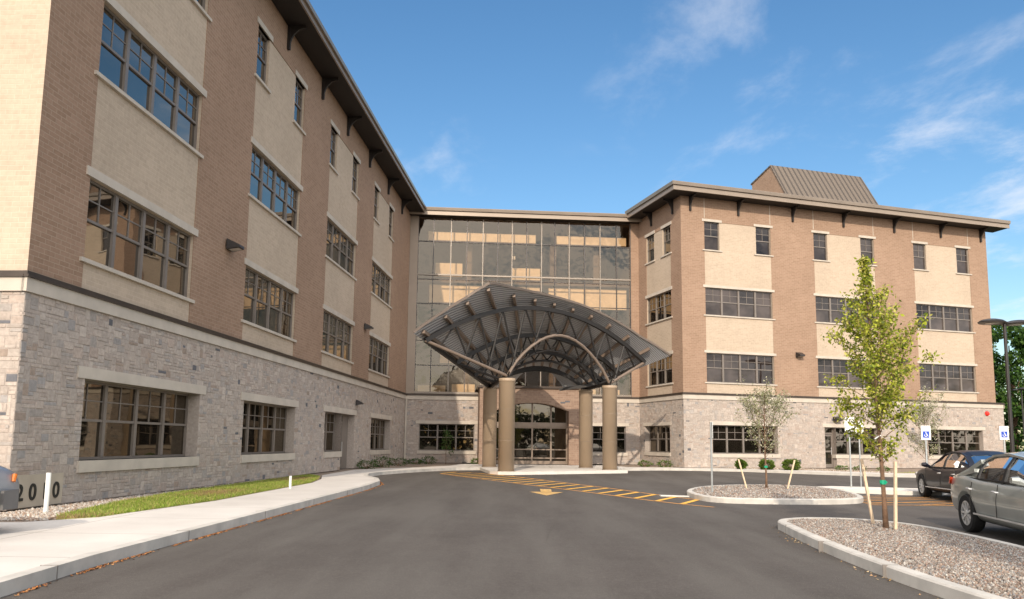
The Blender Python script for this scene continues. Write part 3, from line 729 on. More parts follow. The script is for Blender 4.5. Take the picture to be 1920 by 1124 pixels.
for t, mat in ((0., 'steel'), (.42, 'steeld'), (.70, 'steeld'), (1., 'steeld')):
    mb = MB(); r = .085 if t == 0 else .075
    top = [CP(t, -1+2*i/28) for i in range(29)]
    md = MB(); 
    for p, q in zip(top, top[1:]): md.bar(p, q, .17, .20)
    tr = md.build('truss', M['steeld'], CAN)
    # seats: where lower chord meets the column line
    ql = -.193 + (-1+.193)*t if False else None
    L = LT0+(LT1-LT0)*t; Rr = RT0+(RT1-RT0)*t
    sl_ = C1+(C4-C1)*t; sr_ = C2+(C3-C2)*t; d = (Rr-L); Ln = d.length; dn = d/Ln
    ul = (sl_-L).dot(dn)/Ln; ur = (sr_-L).dot(dn)/Ln
    sz = ZCOL+.12; B0 = lambda u, z: Vector((L.x+d.x*u, L.y+d.y*u, z))
    pl, pr = B0(ul, sz), B0(ur, sz); rise = 2.2-1.3*t
    low = [B0(ul+(ur-ul)*i/14, sz+rise*math.sin(math.pi*i/14)**.8) for i in range(15)]
    mb.tube(low, r*.85, 8)
    if t < .9:
        mb.tube([CP(t, -1), pl], r*.9, 8); mb.tube([CP(t, 1), pr], r*.9, 8)
    web = MB(); k = 9
    tops = [CP(t, -.78+1.56*i/(k-1)) for i in range(k)]
    def lowat(u):
        if u <= ul: a = CP(t, -1); return a.lerp(pl, max(0, u)/max(ul, 1e-3))
        if u >= ur: a = CP(t, 1); return a.lerp(pr, max(0, 1-u)/max(1-ur, 1e-3))
        x = (u-ul)/(ur-ul)*14; i = min(13, int(x)); return low[i].lerp(low[i+1], x-i)
    for i, tp in enumerate(tops):
        u = (-.78+1.56*i/(k-1)+1)/2
        for du in (-.055, .055): 
            web.tube([tp, lowat(min(max(u+du, .03), .97))], r*.58, 6)
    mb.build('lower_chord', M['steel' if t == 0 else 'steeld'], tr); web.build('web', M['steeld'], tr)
for a, b_ in ((LT0, LT1), (RT0, RT1)):
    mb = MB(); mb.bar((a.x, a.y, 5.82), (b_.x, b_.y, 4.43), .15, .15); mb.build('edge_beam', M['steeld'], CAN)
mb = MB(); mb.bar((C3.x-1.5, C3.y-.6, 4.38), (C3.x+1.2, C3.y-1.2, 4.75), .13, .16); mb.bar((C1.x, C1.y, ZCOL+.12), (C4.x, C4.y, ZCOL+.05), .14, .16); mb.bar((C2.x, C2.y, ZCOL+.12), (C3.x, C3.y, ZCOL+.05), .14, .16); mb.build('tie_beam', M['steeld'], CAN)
for c in (C1, C2, C3, C4):
    mb = MB(); mb.tube([(c.x, c.y, .12), (c.x, c.y, ZCOL-.16), (c.x, c.y, ZCOL-.15), (c.x, c.y, ZCOL)], [.375, .375, .39, .39], 40)
    o = mb.build('column', M['column'], CAN, smooth=False)
    for p in o.data.polygons:
        if abs(p.normal.z) < .5: p.use_smooth = True
    for zq in (1.55, 2.98):
        mb = MB(); mb.tube([(c.x, c.y, zq), (c.x, c.y, zq+.012)], .3775, 40, cap=False); mb.build('seam', M['fascia'], o)
    mb = MB(); mb.tube([(c.x, c.y, .138), (c.x, c.y, .17)], .41, 40); mb.build('base_ring', M['fascia'], o)
    mb = MB(); mb.tube([(c.x, c.y, ZCOL), (c.x, c.y, ZCOL+.22)], .09, 10)
    for k in range(4): a = k*math.pi/2+.4; mb.bar((c.x, c.y, ZCOL+.02), (c.x+.25*math.cos(a), c.y+.25*math.sin(a), ZCOL+.3), .05)
    mb.build('column_bracket', M['steeld'], o)
tag(MB().prism([(-.95, 36.2), (-.55, 35.55), (.0, 35.35), (5.2, 38.85), (5.9, 39.3), (5.95, 39.9), (5.5, 40.4), (4.9, 41.0), (-1.6, 41.0)], -.05, .14).build('kerb_slab', M['conc']), kind='structure')

# ---------------------------------------------------------------- ground
MB().face([(-600, -400, -.02), (600, -400, -.02), (600, 900, -.02), (-600, 900, -.02)]).build('terrain', M['terrain']).__setitem__('kind', 'structure')
MB().face([(-60, -70, 0), (75, -70, 0), (75, 75, 0), (-60, 75, 0)]).build('parking_lot', M['asphalt']).__setitem__('kind', 'structure')
def slab(name, poly, z, mat, side=None, z0=-.05):
    o = MB().prism(poly, z0, z, 0, 1 if side else None).build(name, [M[mat], M[side]] if side else M[mat]); o['kind'] = 'structure'; return o
def inset(poly, w_):   # inward offset of a ccw polygon
    n_ = len(poly); out = []
    for i in range(n_):
        p0, p1, p2 = Vector(poly[i-1]), Vector(poly[i]), Vector(poly[(i+1) % n_])
        a = (p1-p0).normalized(); b_ = (p2-p1).normalized(); na = Vector((-a.y, a.x)); nb = Vector((-b_.y, b_.x)); m_ = (na+nb).normalized()
        k = w_/max(.35, m_.dot(na)); out.append(tuple(p1+m_*k))
    return out
def smoothpoly(p, it=2):
    for _ in range(it):
        q = []
        for i in range(len(p)):
            a, b_ = Vector(p[i]), Vector(p[(i+1) % len(p)]); q += [tuple(a.lerp(b_, .25)), tuple(a.lerp(b_, .75))]
        p = q
    return p
def area(p): return sum(p[i][0]*p[(i+1) % len(p)][1]-p[(i+1) % len(p)][0]*p[i][1] for i in range(len(p)))/2
def kerb_ring(name, poly, wd=.15, z=.14):
    if area(poly) < 0: poly = poly[::-1]
    inn = inset(poly, wd); e = inset(poly, .02); mb = MB(); n_ = len(poly)
    for i in range(n_):
        j = (i+1) % n_
        mb.face([(*poly[i], -.03), (*poly[j], -.03), (*poly[j], z-.02), (*poly[i], z-.02)])
        mb.face([(*poly[i], z-.02), (*poly[j], z-.02), (*e[j], z), (*e[i], z)])
        mb.face([(*e[i], z), (*e[j], z), (*inn[j], z), (*inn[i], z)])
        mb.face([(*inn[i], z), (*inn[j], z), (*inn[j], -.03), (*inn[i], -.03)])
    o = mb.build(name, M['kerb']); o['kind'] = 'structure'; return inn
# left pavement
WK = [(-4.55, -12), (-4.62, 7.3), (-4.70, 9.0), (-4.62, 11.6), (-4.42, 18.4), (-4.28, 23.5), (-4.35, 26.2), (-4.75, 28.2), (-5.5, 30.2), (-5.8, 32.2), (-5.55, 34.0), (-4.9, 36.2), (-3.9, 38.6), (-2.8, 40.4), (-1.6, 41.0), (4.9, 41.0), (6.2, 42.6), (7.6, 43.5), (8.6, 44.0), (10.2, 44.1), (12.9, 43.4), (15.9, 40.6), (18.9, 38.2), (23.6, 37.4), (34, 37.8), (60, 41),
      (60, 43.2), (34, 40.4), (23.7, 39.7), (19.6, 40.5), (16.9, 43.0), (13.3, 45.2), (10.4, 45.7), (8.3, 45.4), (6.8, 45.2), (6.2, 48.4), (-3.0, 47.7), (-3.4, 44), (-4.6, 40.6), (-6.1, 38.6), (-7.2, 36.0), (-7.2, 30.0), (-6.5, 27), (-6.2, 24.6), (-6.35, 17.0), (-6.9, 13.2), (-7.6, 12.3), (-14, 11.6), (-25, 11.2), (-25, -12)]
slab('pavement', WK, .13, 'walk', 'kerb')
def ribbon(name, pts, wd, z, mat, z0=-.05, side=1):
    """kerb band along the inner side of a polyline"""
    mb = MB(); P = [Vector(p) for p in pts]; n_ = len(P); off = []
    for i in range(n_):
        a = (P[min(i+1, n_-1)]-P[max(i-1, 0)]).normalized(); off.append(P[i]+Vector((-a.y, a.x))*wd*side)
    for i in range(n_-1):
        mb.face([(*P[i], z), (*P[i+1], z), (*off[i+1], z), (*off[i], z)]); mb.face([(*P[i], z0), (*P[i+1], z0), (*P[i+1], z), (*P[i], z)]); mb.face([(*off[i+1], z0), (*off[i], z0), (*off[i], z), (*off[i+1], z)])
    return mb.build(name, M[mat])
def outp(pts, e):
    P = [Vector(p) for p in pts]; o_ = []
    for i in range(len(P)):
        a = (P[min(i+1, len(P)-1)]-P[max(i-1, 0)]).normalized(); o_.append(tuple(P[i]+Vector((a.y, -a.x))*e))
    return o_
kb = ribbon('kerb', outp(WK[:26], .006), .16, .136, 'kerb'); kb['kind'] = 'structure'
# beds (ring between pavement and walls)
slab('planting_bed', [(-14, 11.7), (-7.6, 12.4), (-6.9, 13.3), (-6.4, 17.1), (-6.25, 24.6), (-6.55, 27.0), (-7.2, 30.0), (-7.25, 36.0), (-6.15, 38.6), (-4.65, 40.6), (-3.4, 44.0), (-3.0, 49.6), (-14, 49.6)], .12, 'mulch')
slab('planting_bed', [(6.2, 48.4), (6.8, 45.2), (8.3, 45.4), (10.4, 45.7), (13.3, 45.2), (16.9, 43.0), (19.6, 40.5), (23.7, 39.7), (34, 40.4), (60, 43.2), (60, 58), (6, 58)], .125, 'mulch')
LAWN = [(-7.62, 13.3), (-7.3, 12.72), (-6.88, 13.2), (-6.42, 17.1), (-6.27, 24.6), (-6.6, 27.0), (-6.95, 28.6), (-7.6, 29.8), (-7.75, 28.5), (-8.0, 24.0), (-8.2, 19.0), (-8.05, 16.0)]
slab('lawn', LAWN, .135, 'lawn')
slab('lawn', [(20.4, 41.2), (23.9, 40.4), (34, 41.2), (60, 43.9), (60, 46), (34, 43.0), (23.5, 41.6)], .14, 'lawn')

def inpoly(px, py, poly):
    r = np.zeros(len(px), bool); n_ = len(poly)
    for i in range(n_):
        x0, y0 = poly[i]; x1, y1 = poly[(i+1) % n_]
        c = ((y0 > py) != (y1 > py)) & (px < (x1-x0)*(py-y0)/((y1-y0) or 1e-9)+x0); r ^= c
    return r
def sample(poly, n_, rg, dens=None):
    xs = [p[0] for p in poly]; ys = [p[1] for p in poly]; X = []; Y = []
    while sum(map(len, X)) < n_:
        x = rg.uniform(min(xs), max(xs), n_*2); y = rg.uniform(min(ys), max(ys), n_*2); k = inpoly(x, y, poly)
        if dens is not None: k &= rg.random(n_*2) < dens(x, y)
        X.append(x[k]); Y.append(y[k])
    return np.concatenate(X)[:n_], np.concatenate(Y)[:n_]
def pebbles(name, poly, n_, z, smin, smax, pal, seed, dens=None):
    rg = np.random.default_rng(seed); x, y = sample(poly, n_, rg, dens)
    oct_ = np.array([(1, 0, 0), (-.6, .8, 0), (-.6, -.8, 0), (.2, .1, .75), (0, 0, -.4)], float)
    fc = np.array([(0, 1, 3), (1, 2, 3), (2, 0, 3), (1, 0, 4), (2, 1, 4), (0, 2, 4)])
    s_ = rg.uniform(smin, smax, n_); a = rg.uniform(0, 6.28, n_); sc = rg.uniform(.6, 1.2, (n_, 3))
    V = oct_[None]*sc[:, None, :]*s_[:, None, None]; ca, sa = np.cos(a), np.sin(a)
    X = V[..., 0]*ca[:, None]-V[..., 1]*sa[:, None]+x[:, None]; Y = V[..., 0]*sa[:, None]+V[..., 1]*ca[:, None]+y[:, None]; Z = V[..., 2]+z+s_[:, None]*.15
    V = np.stack([X, Y, Z], -1).reshape(-1, 3); F = (fc[None]+np.arange(n_)[:, None, None]*5).reshape(-1, 3)
    pal = np.array(pal); col = pal[rg.integers(0, len(pal), n_)]*rg.uniform(.75, 1.25, (n_, 1)); col = np.repeat(np.clip(col, 0, 1), 6, axis=0)
    o_ = npmesh(name, V, F, M['pebble'], col=col); o_['kind'] = 'stuff'; return o_
PAL0 = [(.42, .36, .30), (.50, .45, .39), (.33, .28, .24), (.36, .24, .18), (.30, .29, .28), (.58, .54, .48), (.24, .19, .15), (.45, .33, .25)]
PAL = [tuple(x*.86 for x in c) for c in PAL0]
# islands
I1 = smoothpoly([(4.95, 21.3), (5.1, 23.0), (6.1, 25.2), (7.6, 26.6), (9.4, 26.9), (10.4, 25.2), (9.95, 22.6), (9.35, 20.6), (8.6, 19.9), (7.2, 19.6), (5.6, 19.65), (5.05, 20.2)])
I2 = smoothpoly([(4.62, 13.2), (4.75, 14.2), (5.5, 14.75), (6.5, 14.6), (7.05, 13.7), (7.12, 12.0), (6.98, 10.6), (6.8, 8.5), (6.6, 5.0), (6.2, 2.0), (4.9, 2.0), (4.35, 5.0), (4.24, 7.1), (4.20, 8.4), (4.28, 10.2), (4.45, 12.0)])
for i_, (pl_, nn, s0, s1_) in enumerate(((I1, 9000, .022, .045), (I2, 34000, .012, .028))):
    inn = kerb_ring('kerb', pl_); slab('gravel_bed', inn, .115, 'gravel')
    dn = None if i_ == 0 else (lambda x, y: np.where(y > 6, 1., .12))
    tag(pebbles('gravel', inn, nn, .117, s0, s1_, PAL, 5+i_, dn), 'loose grey and brown gravel filling the kerbed island '+('around the small olive tree' if i_ == 0 else 'in the foreground'), 'gravel')
tag(pebbles('gravel', [(-8.8, 13.2), (-8.3, 12.5), (-7.4, 12.6), (-7.65, 13.4), (-8.05, 15.8), (-8.2, 19), (-8.02, 24), (-7.95, 27.5), (-8.1, 27.5), (-8.45, 20), (-8.75, 16)], 5000, .122, .02, .05, [(.55, .48, .40), (.45, .36, .28), (.40, .28, .20), (.60, .55, .48)], 9), 'strip of tan pebbles along the foot of the left stone wall', 'gravel')
tag(pebbles('gravel', [(8.3, 46.4), (10.4, 45.9), (13.3, 45.4), (16.9, 43.2), (19.6, 40.7), (20.4, 41.2), (17, 46), (12, 46.2), (9.9, 45.2+.9)], 5000, .127, .03, .07, [(.55, .46, .36), (.42, .32, .24), (.32, .22, .15), (.62, .55, .46)], 10), 'pale pebbles in the bed along the right wing wall', 'gravel')
slab('concrete_pad', [(9.9, 25.9), (10.9, 26.6), (13.0, 26.0), (14.2, 25.3), (13.2, 24.0), (12.1, 24.0), (10.6, 24.9)], .12, 'conc')
slab('concrete_strip', [(4.28, 22.5), (5.1, 22.25), (5.05, 21.9), (4.25, 22.15)], .02, 'conc')
# grass blades
def blades(name, poly, n_, z, seed, h=(.03, .075), dens=None, pal=((.22, .31, .04), (.29, .38, .055), (.40, .38, .12), (.16, .25, .03), (.33, .32, .10))):
    rg = np.random.default_rng(seed); x, y = sample(poly, n_, rg, dens); a = rg.uniform(0, 6.28, n_); hh = rg.uniform(*h, n_); w_ = .006+hh*.08
    dx, dy = np.cos(a)*w_, np.sin(a)*w_; lx, ly = rg.normal(0, .45, n_)*hh, rg.normal(0, .45, n_)*hh
    V = np.stack([np.stack([x-dx, y-dy, np.full(n_, z)], -1), np.stack([x+dx, y+dy, np.full(n_, z)], -1), np.stack([x+lx, y+ly, z+hh], -1)], 1).reshape(-1, 3)
    F = np.arange(3*n_).reshape(-1, 3); pal = np.array(pal)
    patch = (np.sin(x*2.1+1)*np.sin(y*.9)+rg.normal(0, .35, n_)) > .55
    col = pal[rg.integers(0, len(pal), n_)]*rg.uniform(.7, 1.3, (n_, 1)); col[patch] = np.array((.34, .25, .11))*rg.uniform(.7, 1.2, (patch.sum(), 1))
    o_ = npmesh(name, V, F, M['grassm'], col=np.clip(col, 0, 1)); o_['kind'] = 'stuff'; return o_
tag(blades('grass', LAWN, 42000, .13, 3), 'short patchy green grass between the left wall and the pavement', 'grass')
tag(blades('grass', [(20.4, 41.2), (23.9, 40.4), (34, 41.2), (60, 43.9), (60, 46), (34, 43.0), (23.5, 41.6)], 9000, .13, 4, (.06, .14)), 'narrow strip of grass in front of the right wing', 'grass')
# asphalt seam, debris
mb = MB(); rg = random.Random(2); P = [(1.5, 23.2), (1.28, 20.5), (1.05, 17), (.72, 13.5), (.52, 11.5)]
Q = []
for a, b_ in zip(P, P[1:]):
    for k in range(6): t = k/6; Q.append((a[0]+(b_[0]-a[0])*t+rg.uniform(-.02, .02), a[1]+(b_[1]-a[1])*t))
for a, b_ in zip(Q, Q[1:]): mb.face([(a[0]-.006, a[1], .004), (a[0]+.006, a[1], .004), (b_[0]+.006, b_[1], .004), (b_[0]-.006, b_[1], .004)])
mb.build('asphalt_seam', M['seamtar'])['kind'] = 'structure'
edge = outp(WK[1:10], .06); EP = []
for a, b_ in zip(edge, edge[1:]): EP.append((a, b_))
def debris(name, segs, n_, wd, seed, label, pal, side=1):
    rg = np.random.default_rng(seed); i = rg.integers(0, len(segs), n_*3)
    L_ = np.array([math.dist(*s_) for s_ in segs]); i = rg.choice(len(segs), n_, p=L_/L_.sum()); t = rg.random(n_)
    A = np.array([s_[0] for s_ in segs])[i]; C = np.array([s_[1] for s_ in segs])[i]; p = A+(C-A)*t[:, None]
    d = (C-A)/np.linalg.norm(C-A, axis=1)[:, None]; off = np.abs(rg.normal(0, wd, n_)); keep = (np.sin(p[:, 1]*2.2)+np.sin(p[:, 1]*5.7+2)+rg.normal(0, .8, n_)) > -.4
    p = (p+np.stack([d[:, 1], -d[:, 0]], -1)*off[:, None]*side)[keep]; n_ = len(p); s_ = rg.uniform(.008, .022, n_); a = rg.uniform(0, 6.28, n_)
    V = np.stack([np.stack([p[:, 0]+np.cos(a+k)*s_, p[:, 1]+np.sin(a+k)*s_, .006+(.012*(k == 0))*np.ones(n_)], -1) for k in (0, 2.1, 4.2)], 1).reshape(-1, 3)
    pal = np.array(pal); col = pal[rg.integers(0, len(pal), n_)]*rg.uniform(.7, 1.3, (n_, 1))
    o_ = npmesh(name, V, np.arange(3*n_).reshape(-1, 3), M['pebble'], col=np.clip(col, 0, 1)); tag(o_, label, 'debris', kind='stuff')
debris('leaf_litter', EP, 3800, .035, 3, 'orange brown leaf litter along the foot of the left kerb', [(.42, .16, .04), (.5, .25, .1), (.3, .12, .05)])
I2c = I2 if area(I2) > 0 else I2[::-1]
segs2 = [(I2c[i], I2c[(i+1) % len(I2c)]) for i in range(len(I2c)) if I2c[i][0] < 5.2]
debris('leaf_litter', segs2, 260, .10, 4, 'scattered dry leaf bits beside the foreground island kerb', [(.6, .45, .25), (.4, .25, .1), (.5, .3, .15)])
JT = [((4.19, 8.9), (4.36, 8.9)), ((4.27, 6.6), (4.50, 6.6)), ((4.30, 11.0), (4.55, 10.9)), ((4.62, 13.2), (4.80, 13.1))]
for (a, b_) in JT:
    mb = MB(); mb.box((a[0]-.004, a[1]-.005, -.02), (b_[0], a[1]+.005, .143)); mb.build('kerb_joint', M['jointc'])['kind'] = 'structure'
for y_ in (8.2, 11.4, 14.6, 17.8, 21.0, 24.2):
    x_ = np.interp(y_, [7.3, 9.0, 11.6, 18.4, 23.5, 26.2], [-4.62, -4.70, -4.62, -4.42, -4.28, -4.35])
    mb = MB(); mb.box((x_-.17, y_-.007, -.02), (x_+.011, y_+.007, .139)); mb.build('kerb_joint', M['jointc'])['kind'] = 'structure'
# markings
def ladder():
    up_ = [(-3.5, 38.6), (-2.2, 37.9), (-1.15, 36.6), (.45, 33.3), (1.86, 29.4), (3.36, 25.6), (4.31, 22.6), (5.0, 20.9)]
    lo = [(-3.2, 35.9), (-1.93, 32.9), (-.54, 29.95), (.8, 26.9), (2.31, 23.7), (3.24, 21.4), (4.04, 19.6), (4.80, 18.5)]
    def res(P, n_):
        P = [Vector(p) for p in P]; L_ = [0]
        for a, b_ in zip(P, P[1:]): L_.append(L_[-1]+(b_-a).length)
        o_ = []
        for k in range(n_+1):
            s_ = L_[-1]*k/n_; i = max(0, min(len(P)-2, next((j-1 for j in range(1, len(L_)) if L_[j] >= s_-1e-6), len(P)-2)))
            o_.append(P[i].lerp(P[i+1], (s_-L_[i])/(L_[i+1]-L_[i])))
        return o_
    mb = MB(); m2 = MB(); n_ = 19
    def strip(m_, a, b_, wd, z=.004):
        d = (b_-a).normalized(); nn = Vector((-d.y, d.x))*wd/2; m_.face([(*(a-nn), z), (*(b_-nn), z), (*(b_+nn), z), (*(a+nn), z)])
    U, Lw = res(up_, n_), res(lo, n_)
    for P in (U, Lw):
        for a, b_ in zip(P, P[1:]): strip(m2, a, b_, .10)
    for k in range(0, n_): strip(mb, U[k+1].lerp(Lw[k], .03), U[k+1].lerp(Lw[k], .97), .15, .008)
    a_ = m2.build('crosswalk_marking', M['orange']); a_['kind'] = 'structure'; a_ = mb.build('crosswalk_marking', M['yellow']); a_['kind'] = 'structure'
    mb = MB(); z = .004
    mb.face([(.78, 22.2), (1.30, 22.2), (1.30, 24.0), (.78, 24.0)] and [(.92, 23.3, z), (1.24, 23.3, z), (1.30, 24.9, z), (.95, 24.9, z)]); mb.face([(.58, 23.5, z), (1.02, 21.9, z), (1.58, 23.4, z)])
    mb.build('arrow_marking', M['yarrow'])['kind'] = 'structure'
    mb = MB()
    A_ = [((9.2, 20.6), (12.9, 21.0)), ((9.1, 19.8), (11.6, 19.9)), ((9.7, 22.4), (12.6, 23.2)), ((9.3, 21.1), (12.2, 22.3)), ((9.5, 21.7), (12.2, 22.8)), ((9.15, 20.2), (12.4, 21.7)), ((9.9, 23.0), (11.6, 23.6)), ((10.4, 19.9), (12.6, 21.1)), ((11.2, 19.95), (12.8, 20.9))]
    for a, b_ in A_: strip(mb, Vector(a), Vector(b_), .11, .004+.004*(A_.index((a, b_)) % 2))
    mb.build('hatch_marking', M['orange'])['kind'] = 'structure'
ladder()

# ---------------------------------------------------------------- foliage
def leafmesh(name, pts, size, pal, seed, parent, droop=.3, asp=.55, nrmz=.3):
    rg = np.random.default_rng(seed); P = np.array(pts); n_ = len(P)
    d = rg.normal(0, 1, (n_, 3)); d[:, 2] -= droop; d /= np.linalg.norm(d, axis=1)[:, None]
    u = rg.normal(0, 1, (n_, 3)); s_ = np.cross(d, u); s_ /= np.linalg.norm(s_, axis=1)[:, None]; nn = np.cross(d, s_)
    L_ = rg.uniform(*size, n_)[:, None]; W = L_*asp
    a = P; b_ = P+d*L_*.5+s_*W*.5+nn*L_*.08; c = P+d*L_; e = P+d*L_*.5-s_*W*.5+nn*L_*.08
    V = np.stack([a, b_, c, e], 1).reshape(-1, 3); F = np.arange(4*n_).reshape(-1, 4)
    pal = np.array(pal); col = pal[rg.integers(0, len(pal), n_)]*rg.uniform(.75, 1.25, (n_, 1))
    return npmesh(name, V, F, M['leaf'], parent, np.clip(col, 0, 1))
def young_tree(name, label, cat, loc, H, z0, prof, nbr, nleaf, size, pal, seed, lean=0., group=None, tie=True, rtr=.035, upang=.75, twig=5, tag_=False, spread=.06):
    rg = random.Random(seed); T = thing(name, label, cat, loc, group); x0, y0, zg = loc
    n_ = 9; path = [Vector((x0+lean*(k/n_)**1.5+rg.uniform(-.012, .012)*(k > 0), y0+rg.uniform(-.012, .012)*(k > 0), zg-.03+H*.97*k/n_)) for k in range(n_+1)]
    def at(z):
        t = min(.999, max(0, (z-zg)/(H*.97)))*n_; i = int(t); return path[i].lerp(path[i+1], t-i)
    mb = MB(); mb.tube(path, [rtr*(1.25 if k == 0 else 1)*(1-.86*k/n_) for k in range(n_+1)], 9); leaves = []
    bm = MB()
    for k in range(nbr):
        f = (k+rg.random())/nbr; z = zg+z0+(H-z0)*f*.93; L_ = prof(f)*rg.uniform(.75, 1.12)
        a = k*2.4+rg.uniform(-.4, .4); p = at(z); el = upang*rg.uniform(.7, 1.3)
        d = Vector((math.cos(a)*math.cos(el), math.sin(a)*math.cos(el), math.sin(el)))
        pts = [p]; 
        for j in range(1, 5):
            d = (d+Vector((rg.uniform(-.15, .15), rg.uniform(-.15, .15), rg.uniform(-.06, .14)))).normalized(); pts.append(pts[-1]+d*L_/4/max(.5, math.cos(el)))
        bm.tube(pts, [rtr*.24*(1-.2*j)*(1-.5*f) for j in range(5)], 5, cap=False)
        for j in range(twig):
            t = rg.uniform(.25, 1)*4; i = min(3, int(t)); q = pts[i].lerp(pts[i+1], t-i)
            dv = (d+Vector((rg.gauss(0, .8), rg.gauss(0, .8), rg.gauss(.2, .6)))).normalized(); tl = L_*rg.uniform(.12, .35)
            bm.tube([q, q+dv*tl], [rtr*.1, rtr*.04], 4, cap=False)
            nl = max(1, int(nleaf/(nbr*twig)*L_/.55))
            for _ in range(nl):
                s_ = rg.uniform(0, 1.1); leaves.append(tuple(q+dv*tl*s_+Vector((rg.gauss(0, spread), rg.gauss(0, spread), rg.gauss(0, spread)))))
        for _ in range(2): leaves.append(tuple(pts[-1]+Vector((rg.gauss(0, .03), rg.gauss(0, .03), rg.gauss(0, .03)))))
    for _ in range(int(nleaf*.05)):
        p = at(zg+H*rg.uniform(.88, 1)); leaves.append(tuple(p+Vector((rg.gauss(0, .05), rg.gauss(0, .05), rg.gauss(0, .03)))))
    tr = mb.build('trunk', M['bark'], T, smooth=True); bm.build('branches', M['bark'], T, smooth=True)
    leafmesh('crown', leaves, size, pal, seed, T)
    if tie:
        p = at(zg+min(.95, z0*.75)); mb = MB(); mb.tube([p-Vector((0, 0, .035)), p+Vector((0, 0, .035))], rtr*1.25, 8); mb.bar(p+Vector((-.06, -.02, 0)), p+Vector((.06, -.02, 0)), .012, .03); mb.build('tree_tie', M['green_tape'], T)
    if tag_:
        p = at(zg+1.5); mb = MB(); mb.bar(p+Vector((-.11, -.06, .0)), p+Vector((-.01, -.06, .06)), .012, .035, upv=(0, 1, 0)); mb.build('nursery_tag', M['signw'], T)
    return T
YG = [(.37, .41, .037), (.47, .48, .06), (.23, .28, .025), (.12, .16, .018), (.50, .46, .12)]
OL = [(.34, .34, .18), (.26, .28, .13), (.46, .44, .29), (.62, .58, .46), (.18, .19, .09)]
def prof2(f): 
    return [.34, .72, .98, 1.02, .98, .88, .70, .55, .46, .34, .16, .07][min(11, int(f*12))]
young_tree('young_tree', 'tall staked young tree with bright yellow green leaves on the foreground gravel island', 'tree', (6.21, 13.02, .115), 4.68, 1.05, lambda f: prof2(f)*.84, 74, 9500, (.04, .085), YG, 31, lean=-.18, twig=8, tag_=True, upang=.72, rtr=.04, spread=.05)
tr3 = young_tree('young_tree', 'yellow green young tree on the near end of the foreground island', 'tree', (5.85, 4.9, .115), 4.6, 1.0, lambda f: prof2(f)*.95, 60, 9000, (.07, .12), YG, 55, twig=6, upang=.72, rtr=.04, spread=.075)
def prof1(f): return [.45, .66, .78, .80, .72, .58, .42, .25][min(7, int(f*8))]
young_tree('young_tree', 'small sparse olive tree with one trunk between two stakes on the far gravel island', 'tree', (8.01, 24.52, .115), 3.05, .95, lambda f: prof1(f)*1.32, 44, 2900, (.045, .08), OL, 7, twig=7, upang=.8, spread=.07)
young_tree('young_tree', 'small olive coloured tree behind the dark sedan in front of the right wing', 'tree', (16.5, 31.0, .0), 3.2, .95, lambda f: prof1(f)*1.3, 42, 2600, (.045, .085), OL, 17, twig=6, upang=.8, tie=False, spread=.07)
def shrub(name, label, loc, r, h, n_, pal, seed, group=None, size=(.05, .09), stem=True):
    rg = np.random.default_rng(seed); T = thing(name, label, 'shrub', loc, group)
    d = rg.normal(0, 1, (n_, 3)); d /= np.linalg.norm(d, axis=1)[:, None]; k = rg.uniform(.25, 1., n_)[:, None]**.33
    bumpy = 1+.16*np.sin(d[:, :1]*5+seed)+.14*np.sin(d[:, 1:2]*6+2*seed)+.12*np.sin(d[:, 2:3]*9+d[:, :1]*7+seed)+np.abs(rg.normal(0, .07, (n_, 1)))
    P = d*k*bumpy*np.array([r, r, h/2])+np.array([loc[0], loc[1], loc[2]+h*.52]); P[:, 2] = np.maximum(P[:, 2], loc[2]+.02)
    leafmesh('foliage', P, size, pal, seed, T, droop=-.2)
    mb = MB()
    for a in range(5): mb.tube([(loc[0], loc[1], loc[2]-.02), (loc[0]+math.cos(a*1.26)*r*.5, loc[1]+math.sin(a*1.26)*r*.5, loc[2]+h*.7)], [.018, .008], 5)
    mb.build('stems', M['bark'], T)
    return T
GB = [(.06, .13, .015), (.10, .18, .02), (.15, .22, .03), (.035, .08, .01)]
GD = [(.03, .07, .015), (.05, .10, .02), (.08, .12, .03)]
GBB = [(.09, .15, .025), (.13, .20, .03), (.18, .24, .04), (.05, .09, .015)]
shr = [((12.95, 43.95), .27, .5, 'clipped round boxwood left of the small olive tree'), ((14.25, 43.55), .36, .5, 'clipped round boxwood just right of the small olive tree trunk'), ((15.5, 43.2), .40, .54, 'widest clipped boxwood beside the leaning stake')]
for i, ((x, y), r, h, lb) in enumerate(shr): shrub('boxwood_shrub', lb, (x, y, .12), r, h, 3200, GBB, 40+i, 'boxwoods along the right wing')
low = [((-6.9, 37.6), .45, .36, 'low dark shrub nearest the side door in the left bed'), ((-6.6, 40.2), .42, .5, 'low dark shrub under the last window of the left wing'), ((-6.15, 42.8), .5, .38, 'flat dark shrub at the corner end of the left bed'),
       ((-5.6, 46.2), .42, .28, 'small low shrub tight in the corner of left wing and atrium'), ((-4.9, 46.9), .45, .42, 'dark low shrub under the left end of the atrium window'),
       ((8.0, 46.6), .4, .34, 'bright low plant right of the rightmost canopy column'), ((9.1, 46.3), .42, .36, 'bright low plant under the corner window'), ((-2.1, 48.4), .3, .3, 'tiny green plant beside the portal wall')]
for i, ((x, y), r, h, lb) in enumerate(low): shrub('low_shrub', lb, (x, y, .12), r, h, 500, GD if i < 5 else GB, 60+i, 'low plants in the building beds')
for i, (x, y, lb) in enumerate(((18.2, 43.0, 'tuft of green beside the glazed door of the right wing'), (19.1, 42.7, 'small dry tuft under the right wing windows'), (20.2, 42.3, 'last small tuft before the grass strip'))):
    shrub('low_shrub', lb, (x, y, .12), .28, .26, 300, GB, 80+i, 'low plants in the building beds')
